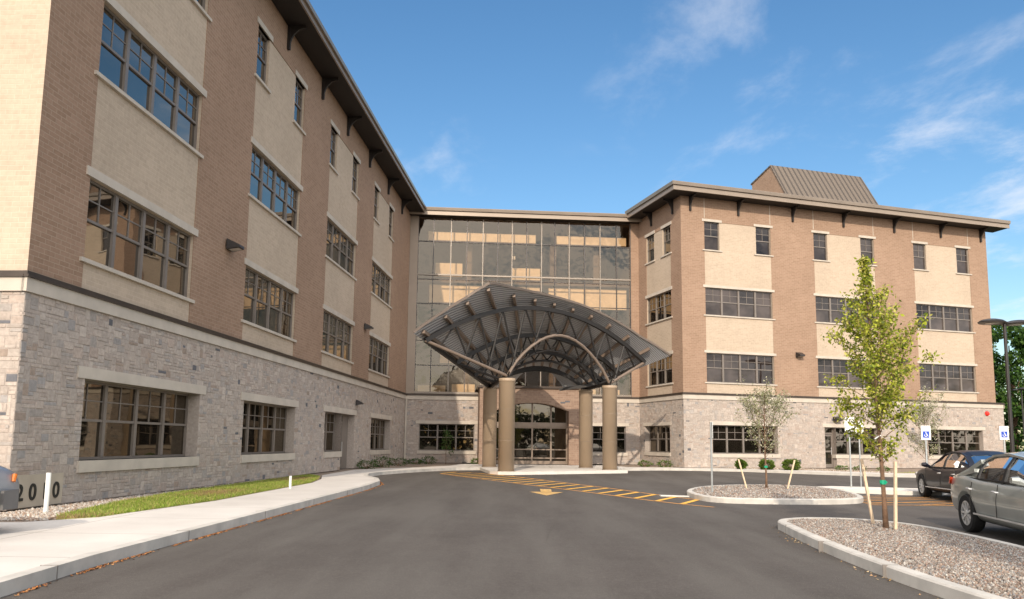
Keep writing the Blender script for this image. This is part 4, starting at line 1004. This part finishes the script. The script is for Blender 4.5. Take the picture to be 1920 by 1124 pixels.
young_tree('bushy_sapling', 'dark leafy shrub tree standing in front of the atrium left window', 'tree', (-3.9, 47.2, .1), 2.0, .55, lambda f: .55*(1-f*.6), 22, 700, (.07, .13), GD, 5, tie=False, rtr=.02)
def hedge():
    rg = np.random.default_rng(9); n_ = 9000; x = rg.uniform(44, 84, n_); y = 84+rg.uniform(0, 5, n_)+2*np.sin(x*.5); z = rg.uniform(0, 1, n_)*(3.2+1.2*np.sin(x*.8)+.8*np.sin(x*2.1))
    tag(leafmesh('undergrowth', np.stack([x, y, z], -1), (.3, .7), [(.03, .07, .015), (.05, .10, .02), (.02, .045, .01)], 9, None, asp=.7), 'dark green undergrowth below the trees past the right wing', 'undergrowth', kind='stuff')
# background trees
def big_tree(label, loc, H, rx, pal, seed, n_=6000, size=(.35, .75)):
    rg = np.random.default_rng(seed); T = thing('broadleaf_tree', label, 'tree', loc, 'trees behind the right wing')
    cl = 46; a = rg.uniform(0, 6.28, cl); f = rg.uniform(.12, 1, cl); rr = rx*np.sqrt(np.clip(1-((f-.5)/.58)**2, .05, 1))*rg.uniform(.35, 1.0, cl)
    C = np.stack([loc[0]+rr*np.cos(a), loc[1]+rr*np.sin(a), loc[2]+H*(.10+.86*f)], -1); s_ = rg.uniform(.13, .28, cl)*rx
    i = rg.integers(0, cl, n_); d = rg.normal(0, 1, (n_, 3)); d /= np.linalg.norm(d, axis=1)[:, None]
    P = C[i]+d*(s_[i]*rg.uniform(.6, 1.1, n_))[:, None]*np.array([1, 1, .75])
    leafmesh('crown', P, size, pal, seed, T, droop=.1, asp=.7)
    mb = MB(); mb.tube([(loc[0], loc[1], loc[2]-.1), (loc[0]+.1, loc[1], loc[2]+H*.4), (loc[0], loc[1], loc[2]+H*.85)], [.35, .25, .06], 8)
    for k in range(9): p = C[k]; mb.tube([(loc[0], loc[1], loc[2]+H*.15+k*.04*H), tuple(p)], [.14, .04], 5)
    mb.build('trunk', M['bark'], T)
DG = [(.03, .075, .012), (.055, .12, .02), (.09, .17, .03), (.02, .05, .01)]
LG = [(.10, .15, .05), (.16, .20, .08), (.07, .11, .03)]
hedge()
big_tree('dense green tree directly behind the street lamp at the right edge', (57.0, 88, 0), 15.5, 5.2, DG, 3, 15000, (.22, .5))
big_tree('pale thin crowned tree peeking out beside the wall end', (59.5, 99, 0), 16.2, 3.4, LG, 4, 2600, (.22, .5))
big_tree('dark green tree at the far right edge behind the small lamp', (66, 92, 0), 14.6, 5.5, DG, 5, 9000, (.25, .6))
big_tree('dark green tree behind the end wall of the right wing', (49, 92, 0), 13.5, 4.8, DG, 6, 6000, (.25, .6))
big_tree('dark green tree beyond the far right corner of the lot', (75, 90, 0), 13.5, 5.5, DG, 8, 5000, (.25, .6))

def woods():
    rg = np.random.default_rng(77); n_ = 60000; a = rg.uniform(R(185), R(355), n_); cl = rg.integers(0, 90, n_); rc = rg.uniform(0, 1, 90); hc = rg.uniform(7, 13, 90); ac = np.sort(rg.uniform(R(183), R(357), 90))
    rad = 95+25*rc[cl]+rg.normal(0, 3, n_); an = ac[cl]+rg.normal(0, .03, n_); h = hc[cl]*rg.uniform(0, 1, n_)**.8
    P = np.stack([rad*np.cos(an), 10+rad*np.sin(an), h], -1); o_ = leafmesh('woods', P, (.7, 1.5), [(.02, .045, .012), (.035, .07, .018)], 7, None, asp=.8); tag(o_, 'far belt of dark green trees behind the parking lot', 'woods', kind='stuff')
woods()

# ---------------------------------------------------------------- stakes, posts, signs, lamps
def stake(label, p, q):
    mb = MB(); mb.bar(p, q, .042, .042); o_ = mb.build('wooden_stake', M['stake']); tag(o_, label, 'stake', 'wooden stakes by the young trees')
stake('pale wooden stake leaning left of the yellow green tree', (6.29, 13.62, .05), (6.12, 13.62, 1.24))
stake('upright wooden stake right of the yellow green tree', (6.25, 12.79, .05), (6.30, 12.79, 1.22))
stake('wooden stake leaning away left of the small olive tree', (7.37, 24.39, .05), (7.12, 24.39, 1.02))
stake('wooden stake leaning right of the small olive tree', (8.59, 24.36, .05), (8.86, 24.36, 1.02))
def pipe(label, p, h, r): tag(MB().tube([(*p, .08), (*p, h)], r, 12).build('pipe_post', M['pvc'], smooth=False), label, 'post')
pipe('white plastic pipe post in front of the stone slab numbers', (-8.09, 13.75), .83, .04)
pipe('short white pipe stub standing in the lawn by the left wall', (-6.05, 21.6), .47, .035)
def ring(mb, cx_, cz, r0, r1, y, a0, a1, n_=14):
    for k in range(n_):
        t0, t1 = a0+(a1-a0)*k/n_, a0+(a1-a0)*(k+1)/n_
        mb.face([(cx_+r0*math.cos(t0), y, cz+r0*math.sin(t0)), (cx_+r0*math.cos(t1), y, cz+r0*math.sin(t1)), (cx_+r1*math.cos(t1), y, cz+r1*math.sin(t1)), (cx_+r1*math.cos(t0), y, cz+r1*math.sin(t0))])
def sign(label, loc, h, w_=.31, hh=.46, rz=0., symbol=True, edge=False):
    T = thing('parking_sign', label, 'sign', loc, 'accessible parking signs'); x, y, z = loc
    MB().tube([(x, y+.03, z-.05), (x, y+.03, z+h)], .028, 8).build('post', M['galv'], T)
    pl_ = MB().box((x-w_/2, y-.008, z+h-hh), (x+w_/2, y, z+h)).build('sign_plate', M['signw'], T)
    if symbol:
        s_ = w_*.34; cz = z+h-hh*.62
        MB().box((x-s_, y-.013, cz-s_), (x+s_, y-.009, cz+s_)).build('emblem_square', M['signb'], pl_)
        mb = MB(); yy = y-.016; k = s_*.9
        ring(mb, x-.1*k, cz-.25*k, .36*k, .52*k, yy, R(150), R(390)); ring(mb, x-.05*k, cz+.75*k, 0.001, .15*k, yy, 0, 2*math.pi)
        def ln(a, b_, wd=.14): mb.bar((x+a[0]*k, yy, cz+a[1]*k), (x+b_[0]*k, yy, cz+b_[1]*k), wd*k, .002, upv=(0, 1, 0))
        ln((-.05, .6), (0, .0)); ln((0, .3), (.4, .3)); ln((0, .0), (.45, -.02)); ln((.45, -.02), (.62, -.6)); ln((.62, -.6), (.8, -.55))
        mb.build('wheelchair_emblem', M['signw'], pl_)
    T.rotation_euler.z = rz
    return T
sign('accessible parking sign partly hidden by the yellow green tree leaves', (11.23, 25.78, .1), 2.32, rz=.0, symbol=False)
sign('second blank backed sign just right of the one behind the tree', (12.1, 27.0, .1), 2.22, w_=.28, hh=.42, symbol=False)
sign('accessible parking sign above the dark sedan hood', (13.5, 25.3, .0), 2.16)
sign('accessible parking sign at the right edge in front of the wall end', (17.0, 26.8, .0), 2.22)
sign('thin sign post seen edge on at the left end of the far island', (5.72, 22.1, .1), 2.0, rz=R(80), symbol=False)
def lamp_post(label, loc, H, k=1., ang=0.):
    T = thing('street_lamp', label, 'lamp', loc, 'parking lot lamps'); x, y, z = loc
    MB().tube([(x, y, z), (x, y, z+.7)], .28*k, 16).build('concrete_base', M['conc'], T)
    MB().tube([(x, y, z+.7), (x, y, z+H)], [.095*k, .075*k], 10).build('pole', M['lamp'], T)
    for s_ in (-1, 1):
        mb = MB(); n_ = 20; R0 = .62*k; cx_ = x+s_*.72*k*math.cos(ang); cy_ = y+s_*.72*k*math.sin(ang); tilt = .10
        rings = [(.05, .17), (.45, .15), (.8, .09), (1., .0), (.98, -.05), (.55, -.06)]
        for i, (rr, zz_) in enumerate(rings):
            for j in range(n_):
                a = 2*math.pi*j/n_; mb.v.append((cx_+R0*rr*math.cos(a)*1.05, cy_+R0*rr*math.sin(a), z+H+zz_*k+tilt*s_*0*k+.03*rr*math.cos(a)*s_))
        for i in range(len(rings)-1):
            for j in range(n_): mb.f.append((i*n_+j, i*n_+(j+1) % n_, (i+1)*n_+(j+1) % n_, (i+1)*n_+j)); mb.m.append(0); mb.c.append((1, 1, 1))
        mb.f.append(tuple(range(n_))); mb.m.append(0); mb.c.append((1, 1, 1))
        mb.bar((x, y, z+H+.02), (cx_, cy_, z+H+.06), .09*k, .08*k)
        hd = mb.build('lamp_head', M['lamp'], T, smooth=False)
        g_ = MB(); ring2 = [(cx_+R0*.55*math.cos(2*math.pi*j/n_), cy_+R0*.55*math.sin(2*math.pi*j/n_), z+H-.065*k) for j in range(n_)]; g_.face(ring2[::-1]); g_.build('lens', M['lens'], hd)
lamp_post('tall dark twin headed lamp at the right edge in front of the trees', (24.85, 38.6, 0), 7.75, 1., R(12))
lamp_post('distant small lamp standing before the trees at the far right', (51.5, 78, 0), 7.4, .9, R(80))
# wall packs
def wallpack(fr, u, z, label, k=1.):
    o_ = fr.P(u, z, 0); T = thing('wall_lamp', label, 'wall lamp', o_, 'lamps fixed to the outer walls')
    mb = MB(); w_, h_, d_ = .22*k, .16*k, .42*k
    A = [fr.P(u-w_, z-h_, .04), fr.P(u+w_, z-h_, .04), fr.P(u+w_, z+h_, .04), fr.P(u-w_, z+h_, .04)]
    C = [fr.P(u-w_*.8, z-h_*.55, d_), fr.P(u+w_*.8, z-h_*.55, d_), fr.P(u+w_*.8, z-h_*.1, d_*.98), fr.P(u-w_*.8, z-h_*.1, d_*.98)]
    mb.hexa([A[0], A[1], C[1], C[0], A[3], A[2], C[2], C[3]]); fbox(mb, fr, u-w_*.6, u+w_*.6, z-h_*.7, z+h_*.7, -.01, .05)
    b_ = mb.build('housing', M['lamp'], T)
    g_ = MB(); g_.face([fr.P(u-w_*.7, z-h_*.98, .08), fr.P(u+w_*.7, z-h_*.98, .08), fr.P(u+w_*.6, z-h_*.6-.012, d_*.9), fr.P(u-w_*.6, z-h_*.6-.012, d_*.9)]); g_.build('lens', M['lens'], T)
wallpack(FL, 21.72, 7.13, 'dark wall lamp on the left wing between the first two window bays')
wallpack(FL, 37.79, 7.13, 'dark wall lamp on the left wing brick near the atrium end')
wallpack(FL, 36.69, 3.28, 'small flood lamp on the stone wall above the side door', .8)
wallpack(FF, 30.35, 6.99, 'dark wall lamp on the right wing left of the yellow green tree')
wallpack(FF, 38.1, 6.96, 'dark wall lamp on the right wing partly behind the yellow green tree')
wallpack(FF, 32.9, 3.12, 'dark wall lamp over the right wing glazed door')
T = thing('fire_alarm_bell', 'small red fire alarm bell on the stone wall at the right end', 'alarm', FF.P(44.83, 3.73, 0))
MB().tube([FF.P(44.83, 3.73, .0), FF.P(44.83, 3.73, .05), FF.P(44.83, 3.73, .12), FF.P(44.83, 3.73, .16)], [.16, .16, .12, .03], 14).build('bell', M['red'], T)
fbb = MB(); fbox(fbb, FF, 44.75, 44.91, 3.65, 3.81, -.01, .03); fbb.build('backplate', M['lamp'], T)
# address slab
T = thing('address_sign', 'tan stone slab with black numbers 2010 set low in the left wall', 'sign', FL.P(14.1, .2, 0))
mb = MB(); fbox(mb, FL, LC+.02, 14.83, .17, .76, -.01, .05); sp_ = mb.build('stone_slab', M['precast'], T)
rotm = Matrix((FL.u, Vector((0, 0, 1)), FL.n)).transposed().to_4x4()
for ch, u in zip('2010', (13.60, 13.95, 14.29, 14.62)):
    cu = bpy.data.curves.new('digit', 'FONT'); cu.body = ch; cu.size = .42; cu.align_x = 'CENTER'; cu.extrude = .006; cu.offset = .007
    tmp = bpy.data.objects.new('tmp', cu); COL.objects.link(tmp); bpy.context.view_layer.update()
    me = bpy.data.meshes.new_from_object(tmp.evaluated_get(bpy.context.evaluated_depsgraph_get())); bpy.data.objects.remove(tmp)
    pz = Vector(FL.P(u, .30, .060))-worg(T); me.transform(Matrix.Translation(pz) @ rotm); me.materials.clear(); me.materials.append(M['black']); me.name = 'digit'
    o_ = bpy.data.objects.new('digit', me); COL.objects.link(o_); o_.parent = T

# ---------------------------------------------------------------- cars
def car(name, label, paint, loc, heading, Lk=1., Hk=1., Wk=1., tall=False):
    T = thing(name, label, 'car', (0, 0, 0), 'parked cars')
    st = [(-2.42, .60, .42, .80), (-2.36, .76, .34, .93), (-2.2, .84, .28, 1.02), (-1.9, .89, .25, 1.035), (-1.5, .91, .22, 1.02), (-.9, .915, .20, .965), (0, .915, .19, .94), (.8, .915, .19, .935), (1.2, .905, .20, .93), (1.6, .89, .21, .89), (2.0, .85, .22, .82), (2.25, .77, .24, .74), (2.38, .64, .30, .66), (2.42, .50, .36, .58)]
    if tall: st = [(-2.3, .72, .45, 1.0), (-2.2, .86, .36, 1.08), (-1.5, .93, .30, 1.1), (0, .94, .28, 1.08), (.9, .94, .28, 1.08), (1.3, .935, .28, 1.07), (1.7, .92, .29, 1.0), (2.05, .88, .30, .90), (2.25, .80, .33, .80), (2.36, .62, .40, .66)]
    bm = bmesh.new(); rings = []
    for x, wd, zb, zt in st:
        h = zt-zb; half = [(0, zb), (wd*.80, zb), (wd*.95, zb+h*.12), (wd, zb+h*.45), (wd*.985, zb+h*.72), (wd*.93, zb+h*.93), (wd*.80, zt), (wd*.4, zt+.02), (0, zt+.025)]
        r_ = [bm.verts.new((x, y, z)) for y, z in half]+[bm.verts.new((x, -y, z)) for y, z in half[-2:0:-1]]; rings.append(r_)
    n_ = len(rings[0])
    for a, b_ in zip(rings, rings[1:]):
        for j in range(n_): bm.faces.new((a[j], a[(j+1) % n_], b_[(j+1) % n_], b_[j]))
    bm.faces.new(rings[0]); bm.faces.new(rings[-1][::-1]); bmesh.ops.recalc_face_normals(bm, faces=bm.faces)
    bmesh.ops.subdivide_edges(bm, edges=bm.edges, cuts=1, use_grid_fill=True, smooth=.0)
    me = bpy.data.meshes.new('body'); bm.to_mesh(me); bm.free(); me.materials.append(paint)
    ob = bpy.data.objects.new('body', me); COL.objects.link(ob)
    wx = (-1.38, 1.40); wr = .335 if not tall else .36
    cut = MB()
    for x in wx:
        for s_ in (-1, 1): cut.tube([(x, s_*.60, wr-.01), (x, s_*1.2, wr-.01)], wr+.07, 32)
    cu = cut.build('cutter', M['black'], uv=False)
    sb = ob.modifiers.new('s', 'SUBSURF'); sb.levels = 2; sb.render_levels = 2
    bo = ob.modifiers.new('b', 'BOOLEAN'); bo.object = cu; bo.operation = 'DIFFERENCE'; bo.solver = 'EXACT'
    bpy.context.view_layer.update()
    m2 = bpy.data.meshes.new_from_object(ob.evaluated_get(bpy.context.evaluated_depsgraph_get()))
    bpy.data.objects.remove(ob); bpy.data.objects.remove(cu); m2.name = 'body'
    if len(m2.materials) == 0: m2.materials.append(paint)
    m2.materials.append(M['black'])
    for p in m2.polygons:
        p.use_smooth = True; c = p.center
        inarch = any(math.hypot(c.x-x, c.z-wr+.01) < wr+.067 and abs(c.y) < .93 for x in wx)
        if inarch: p.material_index = len(m2.materials)-1; p.use_smooth = False
        elif p.material_index >= len(m2.materials)-1: p.material_index = 0
    body = bpy.data.objects.new('body', m2); COL.objects.link(body); body.parent = T
    # greenhouse
    gh = [(1.02, .76, .935, .76), (.62, .80, 1.18, .62), (.22, .80, 1.38, .56), (-.3, .80, 1.44, .57), (-.85, .80, 1.41, .56), (-1.25, .79, 1.30, .58), (-1.62, .78, 1.14, .64), (-1.86, .76, 1.03, .72)]
    if tall: gh = [(1.2, .80, 1.07, .80), (.7, .84, 1.40, .66), (.3, .85, 1.66, .62), (-.6, .85, 1.72, .62), (-1.6, .85, 1.70, .62), (-2.1, .84, 1.45, .66), (-2.25, .82, 1.08, .78)]
    base = .90 if not tall else 1.03
    def sec(g_, grow=0.): x, wb, zt, wt = g_; return [(x, wb+grow, base), (x, wb*.5+wt*.5+.03+grow, (base+zt)/2), (x, wt+grow, zt-.05+grow), (x, wt*.75, zt+grow), (x, 0, zt+.015+grow)]
    mb = MB()
    S_ = [sec(g_) for g_ in gh]; 
    for a, b_ in zip(S_, S_[1:]):
        for s_ in (1, -1):
            for j in range(4):
                if j >= 2 and a in S_[2:5] and b_ in S_[2:6]: continue
                q = [a[j], a[j+1], b_[j+1], b_[j]]; q = [(x, y*s_, z) for x, y, z in q]; mb.face(q if s_ == 1 else q[::-1])
    mb.build('glass', M['cglass'], T, smooth=True)
    rf = MB(); 
    for i in range(2, 5):
        a, b_ = sec(gh[i], .006), sec(gh[i+1], .006)
        for s_ in (1, -1):
            for j in (2, 3): q = [(x, y*s_, z) for x, y, z in (a[j], a[j+1], b_[j+1], b_[j])]; rf.face(q if s_ == 1 else q[::-1])
    if tall:
        pass
    for s_ in (1, -1):
        def line(idx, j, wd):
            pts = [sec(gh[i], .008)[j] for i in idx]
            for a, b_ in zip(pts, pts[1:]): rf.bar((a[0], a[1]*s_, a[2]), (b_[0], b_[1]*s_, b_[2]), wd, wd*.6)
        line(range(0, 3), 2, .07); line(range(2, len(gh)-2), 2, .06); line(range(len(gh)-3, len(gh)), 2, .13); line(range(len(gh)-3, len(gh)), 1, .10) if not tall else None
    roof = rf.build('roof', paint, T, smooth=False)
    pm = MB()
    for s_ in (1, -1):
        for xx, wd in ((-.12, .09), (-1.12, .06)) if not tall else ((-.1, .1), (-1.1, .1)):
            i = max(k for k in range(len(gh)) if gh[k][0] >= xx); t = (gh[i][0]-xx)/(gh[i][0]-gh[i+1][0]); a, b_ = sec(gh[i], .008), sec(gh[i+1], .008)
            P = [Vector(a[j]).lerp(Vector(b_[j]), t) for j in range(3)]
            for p, q in zip(P, P[1:]): pm.bar((xx, p.y*s_, p.z), (xx, q.y*s_, q.z), wd, .02, upv=(0, 1, 0))
        pm.bar((.98, .80*s_, base+.035), (-1.55, .80*s_, base+.06), .02, .03)
    pm.build('window_trim', M['black'], T)
    dl = MB()
    for s_ in (1, -1):
        for xx in (1.02, -.12, -1.12):
            dl.bar((xx, .917*s_, .34), (xx-.02, .912*s_, .62), .008, .012); dl.bar((xx-.02, .912*s_, .62), (xx, .875*s_, .90), .008, .012)
    dl.build('door_seams', M['black'], T)
    for s_ in (1, -1):
        tm = MB(); tm.bar((1.0, .918*s_, .34), (-1.0, .918*s_, .36), .02, .025); tm.build('side_trim', M['chrome'], T)
    for s_ in (1, -1):
        for xx in (-.02, -1.02): 
            h_ = MB(); h_.tube([(xx-.02, .905*s_, .775), (xx-.04, .945*s_, .78), (xx-.16, .945*s_, .785), (xx-.18, .905*s_, .785)], .014, 6); h_.build('door_handle', M['chrome'], T)
        mr = MB(); mr.tube([(.78, .84*s_, .95), (.78, .97*s_, 1.0), (.78, 1.06*s_, 1.01)], [.03, .075, .05], 8); mr.build('side_mirror', paint, T)
        tl = MB(); tp = [(-2.10, .885, .90), (-2.22, .850, .90), (-2.33, .790, .89), (-2.392, .70, .875), (-2.41, .60, .87)]
        for a, b_ in zip(tp, tp[1:]): tl.face([(a[0], a[1]*s_, a[2]-.07), (b_[0], b_[1]*s_, b_[2]-.09), (b_[0]+.03, b_[1]*s_*.985, b_[2]+.06), (a[0]+.02, a[1]*s_*.985, a[2]+.05)][::s_])
        tl.build('tail_light', M['tail'], T, smooth=True)
        hl = MB(); hx = 2.16 if not tall else 2.02; hz = .66 if not tall else .74
        hl.tube([(hx-.12, .80*s_, hz+.04), (hx+.02, .74*s_, hz+.02), (hx+.12, .62*s_, hz), (hx+.17, .50*s_, hz-.02)], [.03, .075, .085, .05], 8); hl.build('headlight', M['lens'], T, smooth=True)
        if tall:
            am = MB(); am.tube([(2.06, .865*s_, .80), (2.02, .885*s_, .70)], [.032, .028], 8); am.build('turn_signal', M['amber'], T)
    if tall:
        bp = MB(); xe = 2.30
        prof = [(xe-.50, .925), (xe-.2, .88), (xe, .70), (xe+.09, .3), (xe+.09, -.3), (xe, -.70), (xe-.2, -.88), (xe-.50, -.925)]
        for a, b_ in zip(prof, prof[1:]): bp.bar((a[0], a[1], .46), (b_[0], b_[1], .46), .06, .26)
        bp.build('bumper', M['bumpergrey'], T)
    for x in wx:
        for s_ in (1, -1):
            mb = MB(); yy = .80*s_; rr = wr
            prof = [(rr*.62, -.10), (rr*.93, -.105), (rr, -.07), (rr, .07), (rr*.93, .105), (rr*.66, .10), (rr*.62, .06)]; n_ = 32
            for (r_, o_) in prof:
                for j in range(n_): a = 2*math.pi*j/n_; mb.v.append((x+r_*math.cos(a), yy+o_*s_, rr+r_*math.sin(a)))
            for i in range(len(prof)):
                k = (i+1) % len(prof)
                for j in range(n_): mb.f.append((i*n_+j, i*n_+(j+1) % n_, k*n_+(j+1) % n_, k*n_+j)); mb.m.append(0); mb.c.append((1, 1, 1))
            ty = mb.build('wheel', M['rubber'], T, smooth=False)
            rm = MB(); yo = yy+.075*s_; yi = yy+.0*s_
            for j in range(n_):
                a, b_ = 2*math.pi*j/n_, 2*math.pi*(j+1)/n_
                for r0, y0, r1, y1 in ((rr*.66, yo+.02*s_, rr*.60, yo+.02*s_), (rr*.60, yo+.02*s_, rr*.58, yi-.06*s_)):
                    rm.face([(x+r0*math.cos(a), y0, rr+r0*math.sin(a)), (x+r0*math.cos(b_), y0, rr+r0*math.sin(b_)), (x+r1*math.cos(b_), y1, rr+r1*math.sin(b_)), (x+r1*math.cos(a), y1, rr+r1*math.sin(a))])
            for k in range(9):
                a = 2*math.pi*k/9+.3; c0 = Vector((x+.05*math.cos(a), yo, rr+.05*math.sin(a))); c1 = Vector((x+rr*.61*math.cos(a), yo+.01*s_, rr+rr*.61*math.sin(a)))
                rm.bar(c0, c1, .034, .03, upv=(0, 1, 0))
            rm.tube([(x, yo-.03*s_, rr), (x, yo+.03*s_, rr)], .055, 12); rm.build('rim', M['chrome'], ty)
            bk = MB(); bk.tube([(x, yi-.07*s_, rr), (x, yi-.02*s_, rr)], rr*.6, 20); bk.build('brake_disc', M['black'], ty)
    st_ = MB()
    zb_ = base-.1
    for xx, yy in ((.05, .36), (.05, -.36), (-.85, .36), (-.85, -.36)):
        st_.hexa([(xx-.10, yy-.22, zb_), (xx+.10, yy-.22, zb_), (xx+.10, yy+.22, zb_), (xx-.10, yy+.22, zb_), (xx-.22, yy-.18, zb_+.33), (xx-.12, yy-.18, zb_+.33), (xx-.12, yy+.18, zb_+.33), (xx-.22, yy+.18, zb_+.33)])
        st_.tube([(xx-.17, yy-.1, zb_+.42), (xx-.17, yy+.1, zb_+.42)], .06, 8)
    st_.build('seats', M['seat'], T)
    T.scale = (Lk, Wk, Hk); T.rotation_euler.z = heading; T.location = loc
    return T
M['bumpergrey'] = plain('grey_bumper_plastic', (.13, .125, .12), .6)
hd = math.atan2(.986, .167)
ax = Vector((.167, .986, 0)).normalized(); px_ = Vector((.986, -.167, 0)).normalized()
# grey sedan: rear wheel (its right side) at (8.02,13.84), faces the camera side
gw = Vector((7.98, 13.78, 0)); gc = gw + px_*.90 - ax*1.38
car('sedan', 'grey green sedan parked beside the foreground island, rear end toward the building', M['car_grey'], gc, hd+math.pi, Hk=.97)
bw_ = Vector((12.22, 23.3, 0)); bc = bw_ + px_*.90 - ax*1.40
car('sedan', 'dark navy sedan parked behind the grey green car, nose toward the building', M['car_dark'], bc, hd, Hk=.96)
car('sport_utility_car', 'silver car nosing into the picture at the left edge before the stone numbers', M['car_silver'], (-8.11, 9.05, .13), R(80), tall=True)
